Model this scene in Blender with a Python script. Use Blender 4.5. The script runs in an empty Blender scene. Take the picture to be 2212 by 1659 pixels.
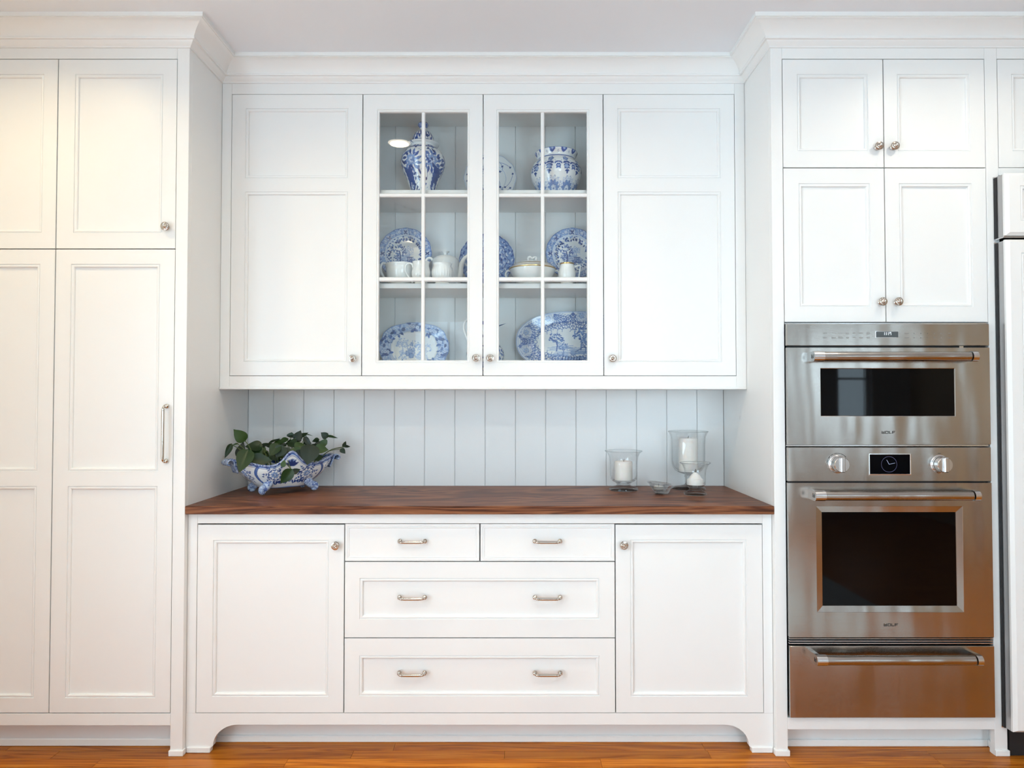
import bpy, bmesh, math, random
import numpy as np
from mathutils import Vector, Matrix

# ------------------------------------------------------------------ camera, world, light, exposure
scn = bpy.context.scene
COL = scn.collection
PI = math.pi

cam_d = bpy.data.cameras.new('camera')
cam_d.sensor_width = 36.0
cam_d.lens = 36.0 * 1480 / 2212
cam = bpy.data.objects.new('camera', cam_d)
cam.location = (0.0, -2.55, 1.311)
cam.rotation_euler = (PI / 2 + math.atan(33 / 1480), 0, 0)
COL.objects.link(cam)
scn.camera = cam

world = bpy.data.worlds.new('sky')
scn.world = world
world.use_nodes = True
bgn = world.node_tree.nodes['Background']
bgn.inputs[0].default_value = (0.72, 0.84, 1.0, 1)
bgn.inputs[1].default_value = 1.2

scn.view_settings.view_transform = 'Standard'
scn.view_settings.look = 'None'
scn.view_settings.gamma = 1.0
scn.view_settings.exposure = -0.21
scn.view_settings.use_curve_mapping = False
scn.cycles.use_denoising = True
scn.cycles.max_bounces = 6
scn.cycles.transparent_max_bounces = 20
scn.cycles.diffuse_bounces = 4
scn.cycles.glossy_bounces = 3
scn.cycles.use_adaptive_sampling = True
scn.cycles.adaptive_threshold = .09
scn.cycles.adaptive_min_samples = 12
scn.cycles.sample_clamp_indirect = 6.0
scn.cycles.caustics_reflective = False
scn.cycles.caustics_refractive = False

ROOM = dict(x0=-2.21, x1=4.6, y0=-5.4, y1=0.605, h=2.722)


def daylight(name, loc, rot, sx, sy, power, col):
    l = bpy.data.lights.new(name, 'AREA')
    l.shape = 'RECTANGLE'
    l.size, l.size_y = sx, sy
    l.energy = power
    l.color = col
    o = bpy.data.objects.new(name, l)
    o.location = loc
    o.rotation_euler = rot
    COL.objects.link(o)
    return o


# daylight entering by windows behind the camera, one of them added as fill
DAY = (0.66, 0.86, 1.0)
daylight('daylight_sink_window', (-0.80, ROOM['y0'] - 0.10, 1.62), (PI / 2, 0, 0), 1.0, 1.44, 13, DAY)
daylight('daylight_garden_door', (ROOM['x0'] - 0.10, -3.1, 1.25), (PI / 2, 0, -PI / 2), 2.6, 2.1, 160, DAY)
daylight('added_window_fill', (1.60, ROOM['y0'] - 0.10, 1.45), (PI / 2, 0, 0), 1.2, 1.7, 105, DAY)  # added window light, frontal fill for the cabinets and shelf interior
daylight('daylight_narrow_window', (3.95, ROOM['y0'] - 0.10, 1.55), (PI / 2, 0, 0), 0.42, 1.3, 16, DAY)

LAMP_WARM = (1.0, 0.80, 0.46)
LAMP_POWER = 4.0

# ------------------------------------------------------------------ helpers: objects
def label(o, text, cat, group=None):
    o['label'] = text
    o['category'] = cat
    if group:
        o['group'] = group
    return o


def thing(name, loc, text, cat, group=None, rz=0.0):
    o = bpy.data.objects.new(name, None)
    o.location = loc
    o.rotation_euler = (0, 0, rz)
    o.empty_display_size = 0.05
    COL.objects.link(o)
    return label(o, text, cat, group)


def struct(o):
    o['kind'] = 'structure'
    return o


def mesh_obj(name, me, mat, parent=None):
    o = bpy.data.objects.new(name, me)
    COL.objects.link(o)
    if mat is not None and not me.materials:
        me.materials.append(mat)
    if parent is not None:
        o.parent = parent
    return o


def smooth(me, angle=None):
    me.polygons.foreach_set('use_smooth', [True] * len(me.polygons))
    if angle is not None:
        me.set_sharp_from_angle(angle=angle)
    return me


class MB:
    """collects shapes of ONE part; O is the world position of the owner's origin"""

    def __init__(self, O=(0, 0, 0)):
        self.v, self.f, self.O = [], [], Vector(O)

    def add(self, vs, fs):
        n = len(self.v)
        self.v += [tuple(Vector(p) - self.O) for p in vs]
        self.f += [tuple(i + n for i in q) for q in fs]
        return self

    def box(self, x0, x1, y0, y1, z0, z1, b=0.0):
        if x0 > x1: x0, x1 = x1, x0
        if y0 > y1: y0, y1 = y1, y0
        if z0 > z1: z0, z1 = z1, z0
        b = min(b, (x1 - x0) * .45, (y1 - y0) * .45, (z1 - z0) * .45)
        if b <= 0:
            vs = [(x, y, z) for z in (z0, z1) for y in (y0, y1) for x in (x0, x1)]
            return self.add(vs, [(0, 2, 3, 1), (4, 5, 7, 6), (0, 1, 5, 4), (2, 6, 7, 3), (0, 4, 6, 2), (1, 3, 7, 5)])
        bm = bmesh.new()
        bmesh.ops.create_cube(bm, size=1)
        for v in bm.verts:
            v.co = ((x0 + x1) / 2 + v.co.x * (x1 - x0), (y0 + y1) / 2 + v.co.y * (y1 - y0), (z0 + z1) / 2 + v.co.z * (z1 - z0))
        bmesh.ops.bevel(bm, geom=bm.edges[:], offset=b, segments=1, affect='EDGES', profile=.5)
        bm.verts.index_update()
        self.add([v.co[:] for v in bm.verts], [[v.index for v in f.verts] for f in bm.faces])
        bm.free()
        return self

    def grid(self, P, cu=False, cv=False, flip=False):
        """P[i][j] rows of points"""
        P = np.asarray(P, float)
        nr, nc = P.shape[:2]
        fs = []
        for i in range(nr if cv else nr - 1):
            i2 = (i + 1) % nr
            for j in range(nc if cu else nc - 1):
                j2 = (j + 1) % nc
                q = (i * nc + j, i * nc + j2, i2 * nc + j2, i2 * nc + j)
                fs.append(q[::-1] if flip else q)
        return self.add([tuple(p) for p in P.reshape(-1, 3)], fs)

    def lathe(self, prof, c=(0, 0, 0), n=32, axis='z', flip=False):
        """prof: (r, h) list, turned around axis through c. axis 'z' up, 'y' towards the room (-Y)"""
        a = np.linspace(0, 2 * PI, n, endpoint=False)
        P = np.zeros((len(prof), n, 3))
        for i, (r, h) in enumerate(prof):
            r = max(r, 1e-5)
            if axis == 'z':
                P[i, :, 0], P[i, :, 1], P[i, :, 2] = c[0] + r * np.cos(a), c[1] + r * np.sin(a), c[2] + h
            elif axis == 'y':
                P[i, :, 0], P[i, :, 2], P[i, :, 1] = c[0] + r * np.cos(a), c[2] + r * np.sin(a), c[1] - h
            else:
                P[i, :, 1], P[i, :, 2], P[i, :, 0] = c[1] + r * np.cos(a), c[2] + r * np.sin(a), c[0] + h
        return self.grid(P, cu=True, flip=flip)

    def tube(self, pts, rad, n=10, cap=True):
        pts = [Vector(p) for p in pts]
        if not hasattr(rad, '__len__'):
            rad = [rad] * len(pts)
        rows = []
        up = Vector((0.12, 0.3, 1)).normalized()
        nrm = None
        for i, p in enumerate(pts):
            t = (pts[min(i + 1, len(pts) - 1)] - pts[max(i - 1, 0)]).normalized()
            if nrm is None:
                nrm = t.orthogonal().normalized() if abs(t.dot(up)) > .95 else (up - t * up.dot(t)).normalized()
            else:
                nrm = (nrm - t * nrm.dot(t)).normalized()
            bi = t.cross(nrm)
            rows.append([tuple(p + (nrm * math.cos(a) + bi * math.sin(a)) * rad[i]) for a in np.linspace(0, 2 * PI, n, endpoint=False)])
        k = len(self.v)
        self.grid(rows, cu=True)
        if cap:
            self.f.append(tuple(range(k + n - 1, k - 1, -1)))
            m = k + n * (len(pts) - 1)
            self.f.append(tuple(range(m, m + n)))
        return self

    def mesh(self, name):
        me = bpy.data.meshes.new(name)
        me.from_pydata(self.v, [], self.f)
        me.update()
        return me

    def build(self, name, mat, parent=None, sm=None):
        me = self.mesh(name)
        bm = bmesh.new()
        bm.from_mesh(me)
        bmesh.ops.recalc_face_normals(bm, faces=bm.faces[:])
        bm.to_mesh(me)
        bm.free()
        if sm is not None:
            smooth(me, sm)
        return mesh_obj(name, me, mat, parent)


# ------------------------------------------------------------------ helpers: materials
MATS = {}


def mat(name, base=(.8, .8, .8), rough=.5, metal=0.0, spec=.5, coat=0.0, emit=None, estr=0.0, sss=0.0):
    if name in MATS:
        return MATS[name]
    m = bpy.data.materials.new(name)
    m.use_nodes = True
    b = m.node_tree.nodes['Principled BSDF']
    b.inputs['Base Color'].default_value = (*base, 1)
    b.inputs['Roughness'].default_value = rough
    b.inputs['Metallic'].default_value = metal
    b.inputs['Specular IOR Level'].default_value = spec
    b.inputs['Coat Weight'].default_value = coat
    if sss:
        b.inputs['Subsurface Weight'].default_value = sss
        b.inputs['Subsurface Radius'].default_value = (.02, .015, .01)
    if emit:
        b.inputs['Emission Color'].default_value = (*emit, 1)
        b.inputs['Emission Strength'].default_value = estr
    MATS[name] = m
    return m


def nt(m):
    t = m.node_tree
    return t, t.nodes, t.links, t.nodes['Principled BSDF']


def N(t, typ, **kw):
    n = t.nodes.new(typ)
    for k, v in kw.items():
        if k.startswith('i_'):
            n.inputs[k[2:]].default_value = v
        else:
            setattr(n, k, v)
    return n


def ramp(t, stops, interp='LINEAR'):
    r = t.nodes.new('ShaderNodeValToRGB')
    r.color_ramp.interpolation = interp
    e = r.color_ramp.elements
    while len(e) > 1:
        e.remove(e[-1])
    e[0].position, e[0].color = stops[0][0], (*stops[0][1], 1)
    for p, c in stops[1:]:
        q = e.new(p)
        q.color = (*c, 1)
    return r


def paint_mat(name, base, rough=.38, bump=.02):
    """brushed cabinet paint: faint relief of the brush, faint uneven tone"""
    m = mat(name, base, rough, spec=.45)
    t, n, l, b = nt(m)
    g = N(t, 'ShaderNodeNewGeometry')
    no = N(t, 'ShaderNodeTexNoise', i_Scale=90.0, i_Detail=4.0)
    l.new(g.outputs['Position'], no.inputs['Vector'])
    bp = N(t, 'ShaderNodeBump', i_Strength=bump, i_Distance=.002)
    l.new(no.outputs['Fac'], bp.inputs['Height'])
    l.new(bp.outputs['Normal'], b.inputs['Normal'])
    n2 = N(t, 'ShaderNodeTexNoise', i_Scale=1.7, i_Detail=2.0)
    l.new(g.outputs['Position'], n2.inputs['Vector'])
    r = ramp(t, [(.3, tuple(c * .985 for c in base)), (.7, base)])
    l.new(n2.outputs['Fac'], r.inputs['Fac'])
    l.new(r.outputs['Color'], b.inputs['Base Color'])
    return m


WHITE = paint_mat('white_cabinet_paint', (.865, .865, .85), .36)
BOARDM = paint_mat('white_board_paint', (.875, .885, .88), .34)
CEILM = paint_mat('ceiling_paint', (.845, .865, .90), .8, .05)
WALLF = paint_mat('cool_wall_paint', (.72, .78, .79), .7, .05)
WALLR = paint_mat('tan_wall_paint', (.62, .44, .27), .7, .05)
WALLL = paint_mat('cream_wall_paint', (.80, .77, .70), .7, .05)
DARK = mat('shadow_gap_black', (.012, .012, .013), .6)
BLACKGLASS = mat('black_oven_glass', (.0015, .0015, .002), .03, spec=.2)
SCREEN = mat('display_black', (.0008, .001, .002), .08, spec=.12)
NICKEL = mat('polished_nickel', (.60, .55, .49), .11, metal=1.0)
CHROME = mat('bright_steel_trim', (.72, .72, .72), .2, metal=1.0)
DARKSTEEL = mat('dark_steel', (.13, .12, .12), .35, metal=1.0)
PRINT = mat('dark_print', (.03, .03, .03), .5)
GREYPRINT = mat('grey_print', (.23, .22, .21), .5)
LCD = mat('grey_lcd', (.075, .085, .09), .2)
LCDON = mat('lit_digits', (.8, .85, .9), .5, emit=(.8, .9, 1), estr=1.2)
CLOCKON = mat('clock_hands_lit', (.3, .35, .5), .5, emit=(.45, .55, .9), estr=.35)
CLOCKRING = mat('clock_ring_lit', (.1, .1, .2), .5, emit=(.18, .22, .5), estr=.10)
WAX = mat('candle_wax', (.90, .88, .84), .5, sss=.25)
WICK = mat('wick_black', (.03, .025, .02), .8)
PORCELAIN = mat('white_porcelain', (.86, .87, .86), .12, spec=.5, coat=.3)
GOLD = mat('gilt_line', (.62, .40, .14), .28, metal=.85)
SOIL = mat('potting_soil', (.02, .015, .010), .95)
STEM = mat('plant_stem_green', (.09, .13, .03), .5)


def steel_mat(name, base, rough):
    m = mat(name, base, rough, metal=1.0)
    t, n, l, b = nt(m)
    g = N(t, 'ShaderNodeNewGeometry')
    mp = N(t, 'ShaderNodeMapping')
    mp.inputs['Scale'].default_value = (6, 6, 1500)
    l.new(g.outputs['Position'], mp.inputs['Vector'])
    a = N(t, 'ShaderNodeTexNoise', i_Scale=1.0, i_Detail=3.0)
    l.new(mp.outputs['Vector'], a.inputs['Vector'])
    b1 = N(t, 'ShaderNodeBump', i_Strength=.10, i_Distance=.0006)
    l.new(a.outputs['Fac'], b1.inputs['Height'])
    mp2 = N(t, 'ShaderNodeMapping')
    mp2.inputs['Scale'].default_value = (8, 8, 2.0)
    l.new(g.outputs['Position'], mp2.inputs['Vector'])
    w = N(t, 'ShaderNodeTexNoise', i_Scale=1.0, i_Detail=1.0)
    l.new(mp2.outputs['Vector'], w.inputs['Vector'])
    b2 = N(t, 'ShaderNodeBump', i_Strength=.75, i_Distance=.012)
    l.new(w.outputs['Fac'], b2.inputs['Height'])
    l.new(b1.outputs['Normal'], b2.inputs['Normal'])
    l.new(b2.outputs['Normal'], b.inputs['Normal'])
    return m


STEEL = steel_mat('brushed_stainless_steel', (.465, .44, .41), .20)


def schlick(t, f0):
    """share mirrored by a bare glass face: f0 head on, all of it edge on"""
    lw = N(t, 'ShaderNodeLayerWeight', i_Blend=.5)
    pw_ = N(t, 'ShaderNodeMath', operation='POWER')
    pw_.inputs[1].default_value = 5.0
    ma = N(t, 'ShaderNodeMath', operation='MULTIPLY_ADD')
    ma.inputs[1].default_value = 1 - f0
    ma.inputs[2].default_value = f0
    t.links.new(lw.outputs['Facing'], pw_.inputs[0])
    t.links.new(pw_.outputs[0], ma.inputs[0])
    return ma.outputs[0]


def clear_glass(name, tint, refl, rough=.0):
    """thin clear glass: lets light straight through, mirrors by the angle of view"""
    m = bpy.data.materials.new(name)
    m.use_nodes = True
    t = m.node_tree
    t.nodes.clear()
    out = N(t, 'ShaderNodeOutputMaterial')
    tr = N(t, 'ShaderNodeBsdfTransparent')
    tr.inputs['Color'].default_value = (*tint, 1)
    gl = N(t, 'ShaderNodeBsdfGlossy')
    gl.inputs['Roughness'].default_value = rough
    mx = N(t, 'ShaderNodeMixShader')
    t.links.new(schlick(t, .04 * refl), mx.inputs[0])
    t.links.new(tr.outputs[0], mx.inputs[1])
    t.links.new(gl.outputs[0], mx.inputs[2])
    t.links.new(mx.outputs[0], out.inputs[0])
    return m


PANE = clear_glass('cabinet_pane_glass', (.985, .995, .992), .8)
WINGLASS = clear_glass('window_pane_glass', (.97, .98, .98), 1.0)


def edge_glass(name):
    """blown glass: clear face on, grey and mirror-like where the wall is seen edge on"""
    m = bpy.data.materials.new(name)
    m.use_nodes = True
    t = m.node_tree
    t.nodes.clear()
    out = N(t, 'ShaderNodeOutputMaterial')
    lw = N(t, 'ShaderNodeLayerWeight', i_Blend=.5)
    r = ramp(t, [(0, (.994, .996, .996)), (.7, (.985, .99, .99)), (.92, (.88, .90, .90)), (1, (.42, .44, .45))])
    t.links.new(lw.outputs['Facing'], r.inputs['Fac'])
    tr = N(t, 'ShaderNodeBsdfTransparent')
    t.links.new(r.outputs['Color'], tr.inputs['Color'])
    gl = N(t, 'ShaderNodeBsdfGlossy')
    gl.inputs['Roughness'].default_value = .03
    mx = N(t, 'ShaderNodeMixShader')
    t.links.new(schlick(t, .06), mx.inputs[0])
    t.links.new(tr.outputs[0], mx.inputs[1])
    t.links.new(gl.outputs[0], mx.inputs[2])
    t.links.new(mx.outputs[0], out.inputs[0])
    return m


GLASS = edge_glass('blown_glass')


def solid_glass(name):
    """thick pressed glass of feet and small bowls: bends what lies behind it"""
    m = bpy.data.materials.new(name)
    m.use_nodes = True
    t = m.node_tree
    t.nodes.clear()
    out = N(t, 'ShaderNodeOutputMaterial')
    g = N(t, 'ShaderNodeBsdfGlass', i_IOR=1.48, i_Roughness=.02)
    g.inputs['Color'].default_value = (.96, .98, .98, 1)
    tr = N(t, 'ShaderNodeBsdfTransparent')
    mx = N(t, 'ShaderNodeMixShader')
    mx.inputs[0].default_value = .6
    t.links.new(g.outputs[0], mx.inputs[1])
    t.links.new(tr.outputs[0], mx.inputs[2])
    t.links.new(mx.outputs[0], out.inputs[0])
    return m


PRESSED = solid_glass('pressed_glass')


def wood_mat(name, stops, grain, band, rough, per_object=False, coat=0.0):
    """grain runs along world X; grain = (sx, sy, sz) of the fibres, band the flame figure"""
    m = mat(name, stops[0][1], rough, spec=.45, coat=coat)
    t, n, l, b = nt(m)
    g = N(t, 'ShaderNodeNewGeometry')
    vec = g.outputs['Position']
    oi = None
    if per_object:
        oi = N(t, 'ShaderNodeObjectInfo')
        cb = N(t, 'ShaderNodeMath', operation='MULTIPLY')
        cb.inputs[1].default_value = 37.0
        l.new(oi.outputs['Random'], cb.inputs[0])
        ad = N(t, 'ShaderNodeVectorMath', operation='ADD')
        l.new(vec, ad.inputs[0])
        l.new(cb.outputs[0], ad.inputs[1])
        vec = ad.outputs[0]
    mp = N(t, 'ShaderNodeMapping')
    mp.inputs['Scale'].default_value = band
    l.new(vec, mp.inputs['Vector'])
    big = N(t, 'ShaderNodeTexNoise', i_Scale=1.0, i_Detail=3.0, i_Distortion=1.2)
    l.new(mp.outputs['Vector'], big.inputs['Vector'])
    rings = N(t, 'ShaderNodeMath', operation='MULTIPLY')
    rings.inputs[1].default_value = 12.0
    l.new(big.outputs['Fac'], rings.inputs[0])
    fr = N(t, 'ShaderNodeMath', operation='PINGPONG')
    fr.inputs[1].default_value = 1.0
    l.new(rings.outputs[0], fr.inputs[0])
    mp2 = N(t, 'ShaderNodeMapping')
    mp2.inputs['Scale'].default_value = grain
    l.new(vec, mp2.inputs['Vector'])
    fine = N(t, 'ShaderNodeTexNoise', i_Scale=1.0, i_Detail=6.0, i_Roughness=.65)
    l.new(mp2.outputs['Vector'], fine.inputs['Vector'])
    mix = N(t, 'ShaderNodeMix')
    mix.data_type = 'FLOAT'
    mix.inputs[0].default_value = .55
    l.new(fr.outputs[0], mix.inputs[2])
    l.new(fine.outputs['Fac'], mix.inputs[3])
    r = ramp(t, stops)
    l.new(mix.outputs[0], r.inputs['Fac'])
    col = r.outputs['Color']
    if per_object:
        hs = N(t, 'ShaderNodeHueSaturation')
        mr = N(t, 'ShaderNodeMapRange')
        mr.inputs['To Min'].default_value = .72
        mr.inputs['To Max'].default_value = 1.22
        l.new(oi.outputs['Random'], mr.inputs['Value'])
        l.new(mr.outputs[0], hs.inputs['Value'])
        l.new(col, hs.inputs['Color'])
        col = hs.outputs['Color']
    l.new(col, b.inputs['Base Color'])
    bp = N(t, 'ShaderNodeBump', i_Strength=.06, i_Distance=.002)
    l.new(fine.outputs['Fac'], bp.inputs['Height'])
    l.new(bp.outputs['Normal'], b.inputs['Normal'])
    return m


OAK = wood_mat('oak_floor', [(.15, (.22, .050, .003)), (.4, (.45, .126, .008)), (.62, (.55, .175, .014)), (.85, (.64, .24, .027))],
               (3, 120, 120), (.9, 16, 16), .33, per_object=True, coat=.0)
nt(OAK)[3].inputs['Specular IOR Level'].default_value = .22
WALNUT = wood_mat('walnut_top', [(.18, (.045, .016, .009)), (.38, (.125, .042, .020)), (.6, (.21, .078, .034)), (.85, (.30, .125, .056))],
                  (2.2, 150, 150), (1.3, 6, 20), .40, coat=.0)
nt(WALNUT)[3].inputs['Specular IOR Level'].default_value = .16


def print_mat(name, rough=.10):
    m = mat(name, (.8, .8, .8), rough, spec=.5, coat=.4)
    t, n, l, b = nt(m)
    a = N(t, 'ShaderNodeAttribute', attribute_name='glaze')
    l.new(a.outputs['Color'], b.inputs['Base Color'])
    return m


GLAZE = print_mat('printed_blue_glaze')


def leaf_mat():
    m = mat('pothos_leaf_green', (.035, .085, .02), .38, spec=.35)
    t, n, l, b = nt(m)
    oi = N(t, 'ShaderNodeObjectInfo')
    r = ramp(t, [(0, (.006, .016, .006)), (.6, (.013, .034, .009)), (1, (.036, .080, .014))])
    l.new(oi.outputs['Random'], r.inputs['Fac'])
    l.new(r.outputs['Color'], b.inputs['Base Color'])
    return m


LEAF = leaf_mat()

# ------------------------------------------------------------------ the setting
R = ROOM
XL, XR = -1.213, 0.973          # side faces of the tall cabinets that flank the bay
YU, YB = 0.29, 0.60             # front of the wall cabinet, face of the boarded wall
C_TOP = 0.915                   # worktop height

fl = struct(MB().box(R['x0'], R['x1'], R['y0'], R['y1'], -.12, -.018).build('floor', OAK))
rng = random.Random(5)
# oak strips, each one a board of its own; far behind the camera the floor slab alone carries on
unit = MB().box(-.5, .5, -.5, .5, -.018, 0, .0).mesh('plank')
unit.materials.append(OAK)
pw = .0572
row = 0
y = .15
while y > -1.05:
    x = -2.3 + rng.uniform(-.6, 0)
    while x < 3.0:
        ln = rng.uniform(.55, 1.5)
        p = bpy.data.objects.new('plank', unit)
        COL.objects.link(p)
        p.parent = fl
        p.location = (x + ln / 2, y - pw / 2, 0)
        p.scale = (ln - .0012, pw - .0011, 1)
        x += ln
    y -= pw
    row += 1
bk = MB().box(R['x0'], R['x1'], R['y0'], y, -.018, 0).box(R['x0'], R['x1'], .15, R['y1'], -.018, 0)
bk.box(3.9, R['x1'], y, .15, -.018, 0)
bo = bk.build('boards', OAK, fl)
bo['kind'] = 'stuff'

struct(MB().box(R['x0'], R['x1'], R['y0'], R['y1'], R['h'], R['h'] + .12).build('ceiling', CEILM))

wb = struct(MB().box(R['x0'], R['x1'], YB + .005, YB + .14, 0, R['h']).build('wall_back', BOARDM))
edges = [XL] + [-1.0965 + .13905 * i for i in range(15)] + [XR]
for i in range(len(edges) - 1):
    g = .0012
    MB().box(edges[i] + g, edges[i + 1] - g, YB, YB + .0048, .86, 2.66, .0016).build('board', BOARDM, wb)


def wall_with_opening(name, axis, at, a0, a1, holes, m, th=.14, sgn=1):
    """axis 'x': wall lies along X at y=at; holes (lo, hi, z0, z1) sorted"""
    mb = MB()

    def put(lo, hi, z0, z1):
        if axis == 'x':
            mb.box(lo, hi, at, at + sgn * th, z0, z1)
        else:
            mb.box(at, at + sgn * th, lo, hi, z0, z1)
    cur = a0
    for lo, hi, z0, z1 in holes:
        put(cur, lo, 0, R['h'])
        if z0 > 0:
            put(lo, hi, 0, z0)
        put(lo, hi, z1, R['h'])
        cur = hi
    put(cur, a1, 0, R['h'])
    return struct(mb.build(name, m))


WIN1 = (-1.27, -.33, .9, 2.34)
WIN_ADDED = (1.0, 2.2, .6, 2.3)  # opening added for the fill light
WIN2 = (3.74, 4.16, .9, 2.2)
WIN3 = (-4.4, -1.8, .05, 2.3)
wall_with_opening('wall_front', 'x', R['y0'], R['x0'], R['x1'], [WIN1, WIN_ADDED, WIN2], WALLF, sgn=-1)
wall_with_opening('wall_left', 'y', R['x0'], R['y0'], R['y1'], [WIN3], WALLL, sgn=-1)
struct(MB().box(R['x1'], R['x1'] + .14, R['y0'], R['y1'], 0, R['h']).build('wall_right', WALLR))


def window(name, axis, at, hole, nx, nz):
    lo, hi, z0, z1 = hole
    fr = MB()
    w = .05

    def put(mb, a, b, c, d, d0=-.03, d1=.03):
        if axis == 'x':
            mb.box(a, b, at - .07 + d0, at - .07 + d1, c, d)
        else:
            mb.box(at - .07 + d0, at - .07 + d1, a, b, c, d)
    put(fr, lo, lo + w, z0, z1); put(fr, hi - w, hi, z0, z1)
    put(fr, lo, hi, z0, z0 + w); put(fr, lo, hi, z1 - w, z1)
    for i in range(1, nx):
        c = lo + (hi - lo) * i / nx
        put(fr, c - .014, c + .014, z0, z1)
    for i in range(1, nz):
        c = z0 + (z1 - z0) * i / nz
        put(fr, lo, hi, c - .012, c + .012)
    o = struct(fr.build(name, WHITE))
    gl = MB()
    put(gl, lo + w, hi - w, z0 + w, z1 - w, -.003, .003)
    gl.build('pane', WINGLASS, o)


window('window_1', 'x', R['y0'], WIN1, 2, 2)
window('added_window', 'x', R['y0'], WIN_ADDED, 3, 2)  # unseen window added to carry the frontal fill
window('window_2', 'x', R['y0'], WIN2, 1, 2)
window('window_3', 'y', R['x0'], WIN3, 3, 3)

# crown moulding that follows the stepped cabinet fronts
prof = [(0.0, 2.632), (.006, 2.632), (.007, 2.637), (.012, 2.641), (.020, 2.649), (.022, 2.6535), (.030, 2.6535), (.032, 2.6565),
        (.032, 2.6610), (.030, 2.6625), (.033, 2.668), (.040, 2.678), (.051, 2.689), (.064, 2.698), (.076, 2.7035), (.081, 2.7045), (.081, 2.7065),
        (.087, 2.7065), (.087, 2.722), (0, 2.722)]
rows = []
for pth in range(6):
    r_ = []
    for p, z in prof:
        r_.append([(-2.205, -p, z), (XL + p, -p, z), (XL + p, YU - p, z), (XR - p, YU - p, z), (XR - p, -p, z), (3.0, -p, z)][pth])
    rows.append(r_)
struct(MB().grid(rows).build('trim_1', WHITE, sm=math.radians(28)))

rug = MB((.4, -2.2, 0)).box(-.75, 2.3, -3.1, -1.15, .0005, .012, .004).build('bounce_rug', mat('pale_wool', (.66, .69, .70), .9))  # added out of view so the floor bounces less orange light
rug.location = (.4, -2.2, 0)
label(rug, 'unseen pale grey runner added on the floor to bounce neutral light', 'rug')
# unseen white-topped island, added behind the photographer to bounce neutral light
isl = thing('bounce_island', (-.2, -4.0, 0), 'unseen white island with a pale top, added behind the photographer to bounce light', 'island')
MB((-.2, -4.0, 0)).box(-1.35, 1.0, -4.45, -3.5, .1, .88, .003).build('body', WHITE, isl)
MB((-.2, -4.0, 0)).box(-1.28, .93, -4.38, -3.57, 0, .1).build('plinth', DARK, isl)
MB((-.2, -4.0, 0)).box(-1.45, 1.1, -4.6, -3.35, .88, .92, .004).build('stone_top', mat('pale_stone', (.82, .82, .81), .3), isl)

# ------------------------------------------------------------------ cabinet pieces
MOULD = [(0, 0), (.0012, .0035), (.0028, .0038), (.0040, .0015), (.0068, .0008), (.0100, .0014), (.0120, .0035), (.0128, .0090), (.0150, .0092)]


def mould(mb, x0, x1, z0, z1, yf, prof=MOULD):
    rows = []
    for i, d in prof:
        rows.append([(x0 + i, yf + d, z0 + i), (x1 - i, yf + d, z0 + i), (x1 - i, yf + d, z1 - i), (x0 + i, yf + d, z1 - i)])
    mb.grid(rows, cu=True)


def frame_front(parent, name, x0, x1, z0, z1, yf, panels, O, th=.021, gap=.0021, panel_depth=.009, lab=None):
    """framed door or drawer front with sunk panels; panels (x0,x1,z0,z1) stacked bottom to top"""
    x0, x1, z0, z1 = x0 + gap, x1 - gap, z0 + gap, z1 - gap
    b = 0
    mb = MB(O)
    px0, px1 = panels[0][0], panels[0][1]
    mb.box(x0, px0, yf, yf + th, z0, z1, b)
    mb.box(px1, x1, yf, yf + th, z0, z1, b)
    zz = z0
    for p in panels:
        mb.box(px0, px1, yf, yf + th, zz, p[2], 0)
        zz = p[3]
    mb.box(px0, px1, yf, yf + th, zz, z1, 0)
    d = mb.build(name, WHITE, parent)
    if lab:
        d['label'] = lab
    for p in panels:
        m2 = MB(O)
        mould(m2, p[0], p[1], p[2], p[3], yf)
        m2.build('panel_moulding', WHITE, d)
        i = .0145
        MB(O).box(p[0] + i, p[1] - i, yf + panel_depth, yf + th - .001, p[2] + i, p[3] - i).build('panel', WHITE, d)
    return d


KNOB_ME = MB().lathe([(.0095, 0), (.0100, .0016), (.0088, .0030), (.0055, .0045), (.0048, .0085), (.0060, .0112), (.0128, .0135), (.0158, .0160), (.0163, .0185),
                      (.0150, .0205), (.0136, .0207), (.0126, .0222), (.0106, .0228), (.0092, .0226), (.0082, .0246), (.0060, .0258), (.0046, .0254),
                      (.0036, .0268), (.0018, .0276), (.0001, .0278)], n=28, axis='y').mesh('knob')
smooth(KNOB_ME, math.radians(40))
KNOB_ME.materials.append(NICKEL)


def knob(parent, x, z, yf, O):
    o = bpy.data.objects.new('knob', KNOB_ME)
    COL.objects.link(o)
    o.parent = parent
    o.location = Vector((x, yf, z)) - Vector(O)
    return o


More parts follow.
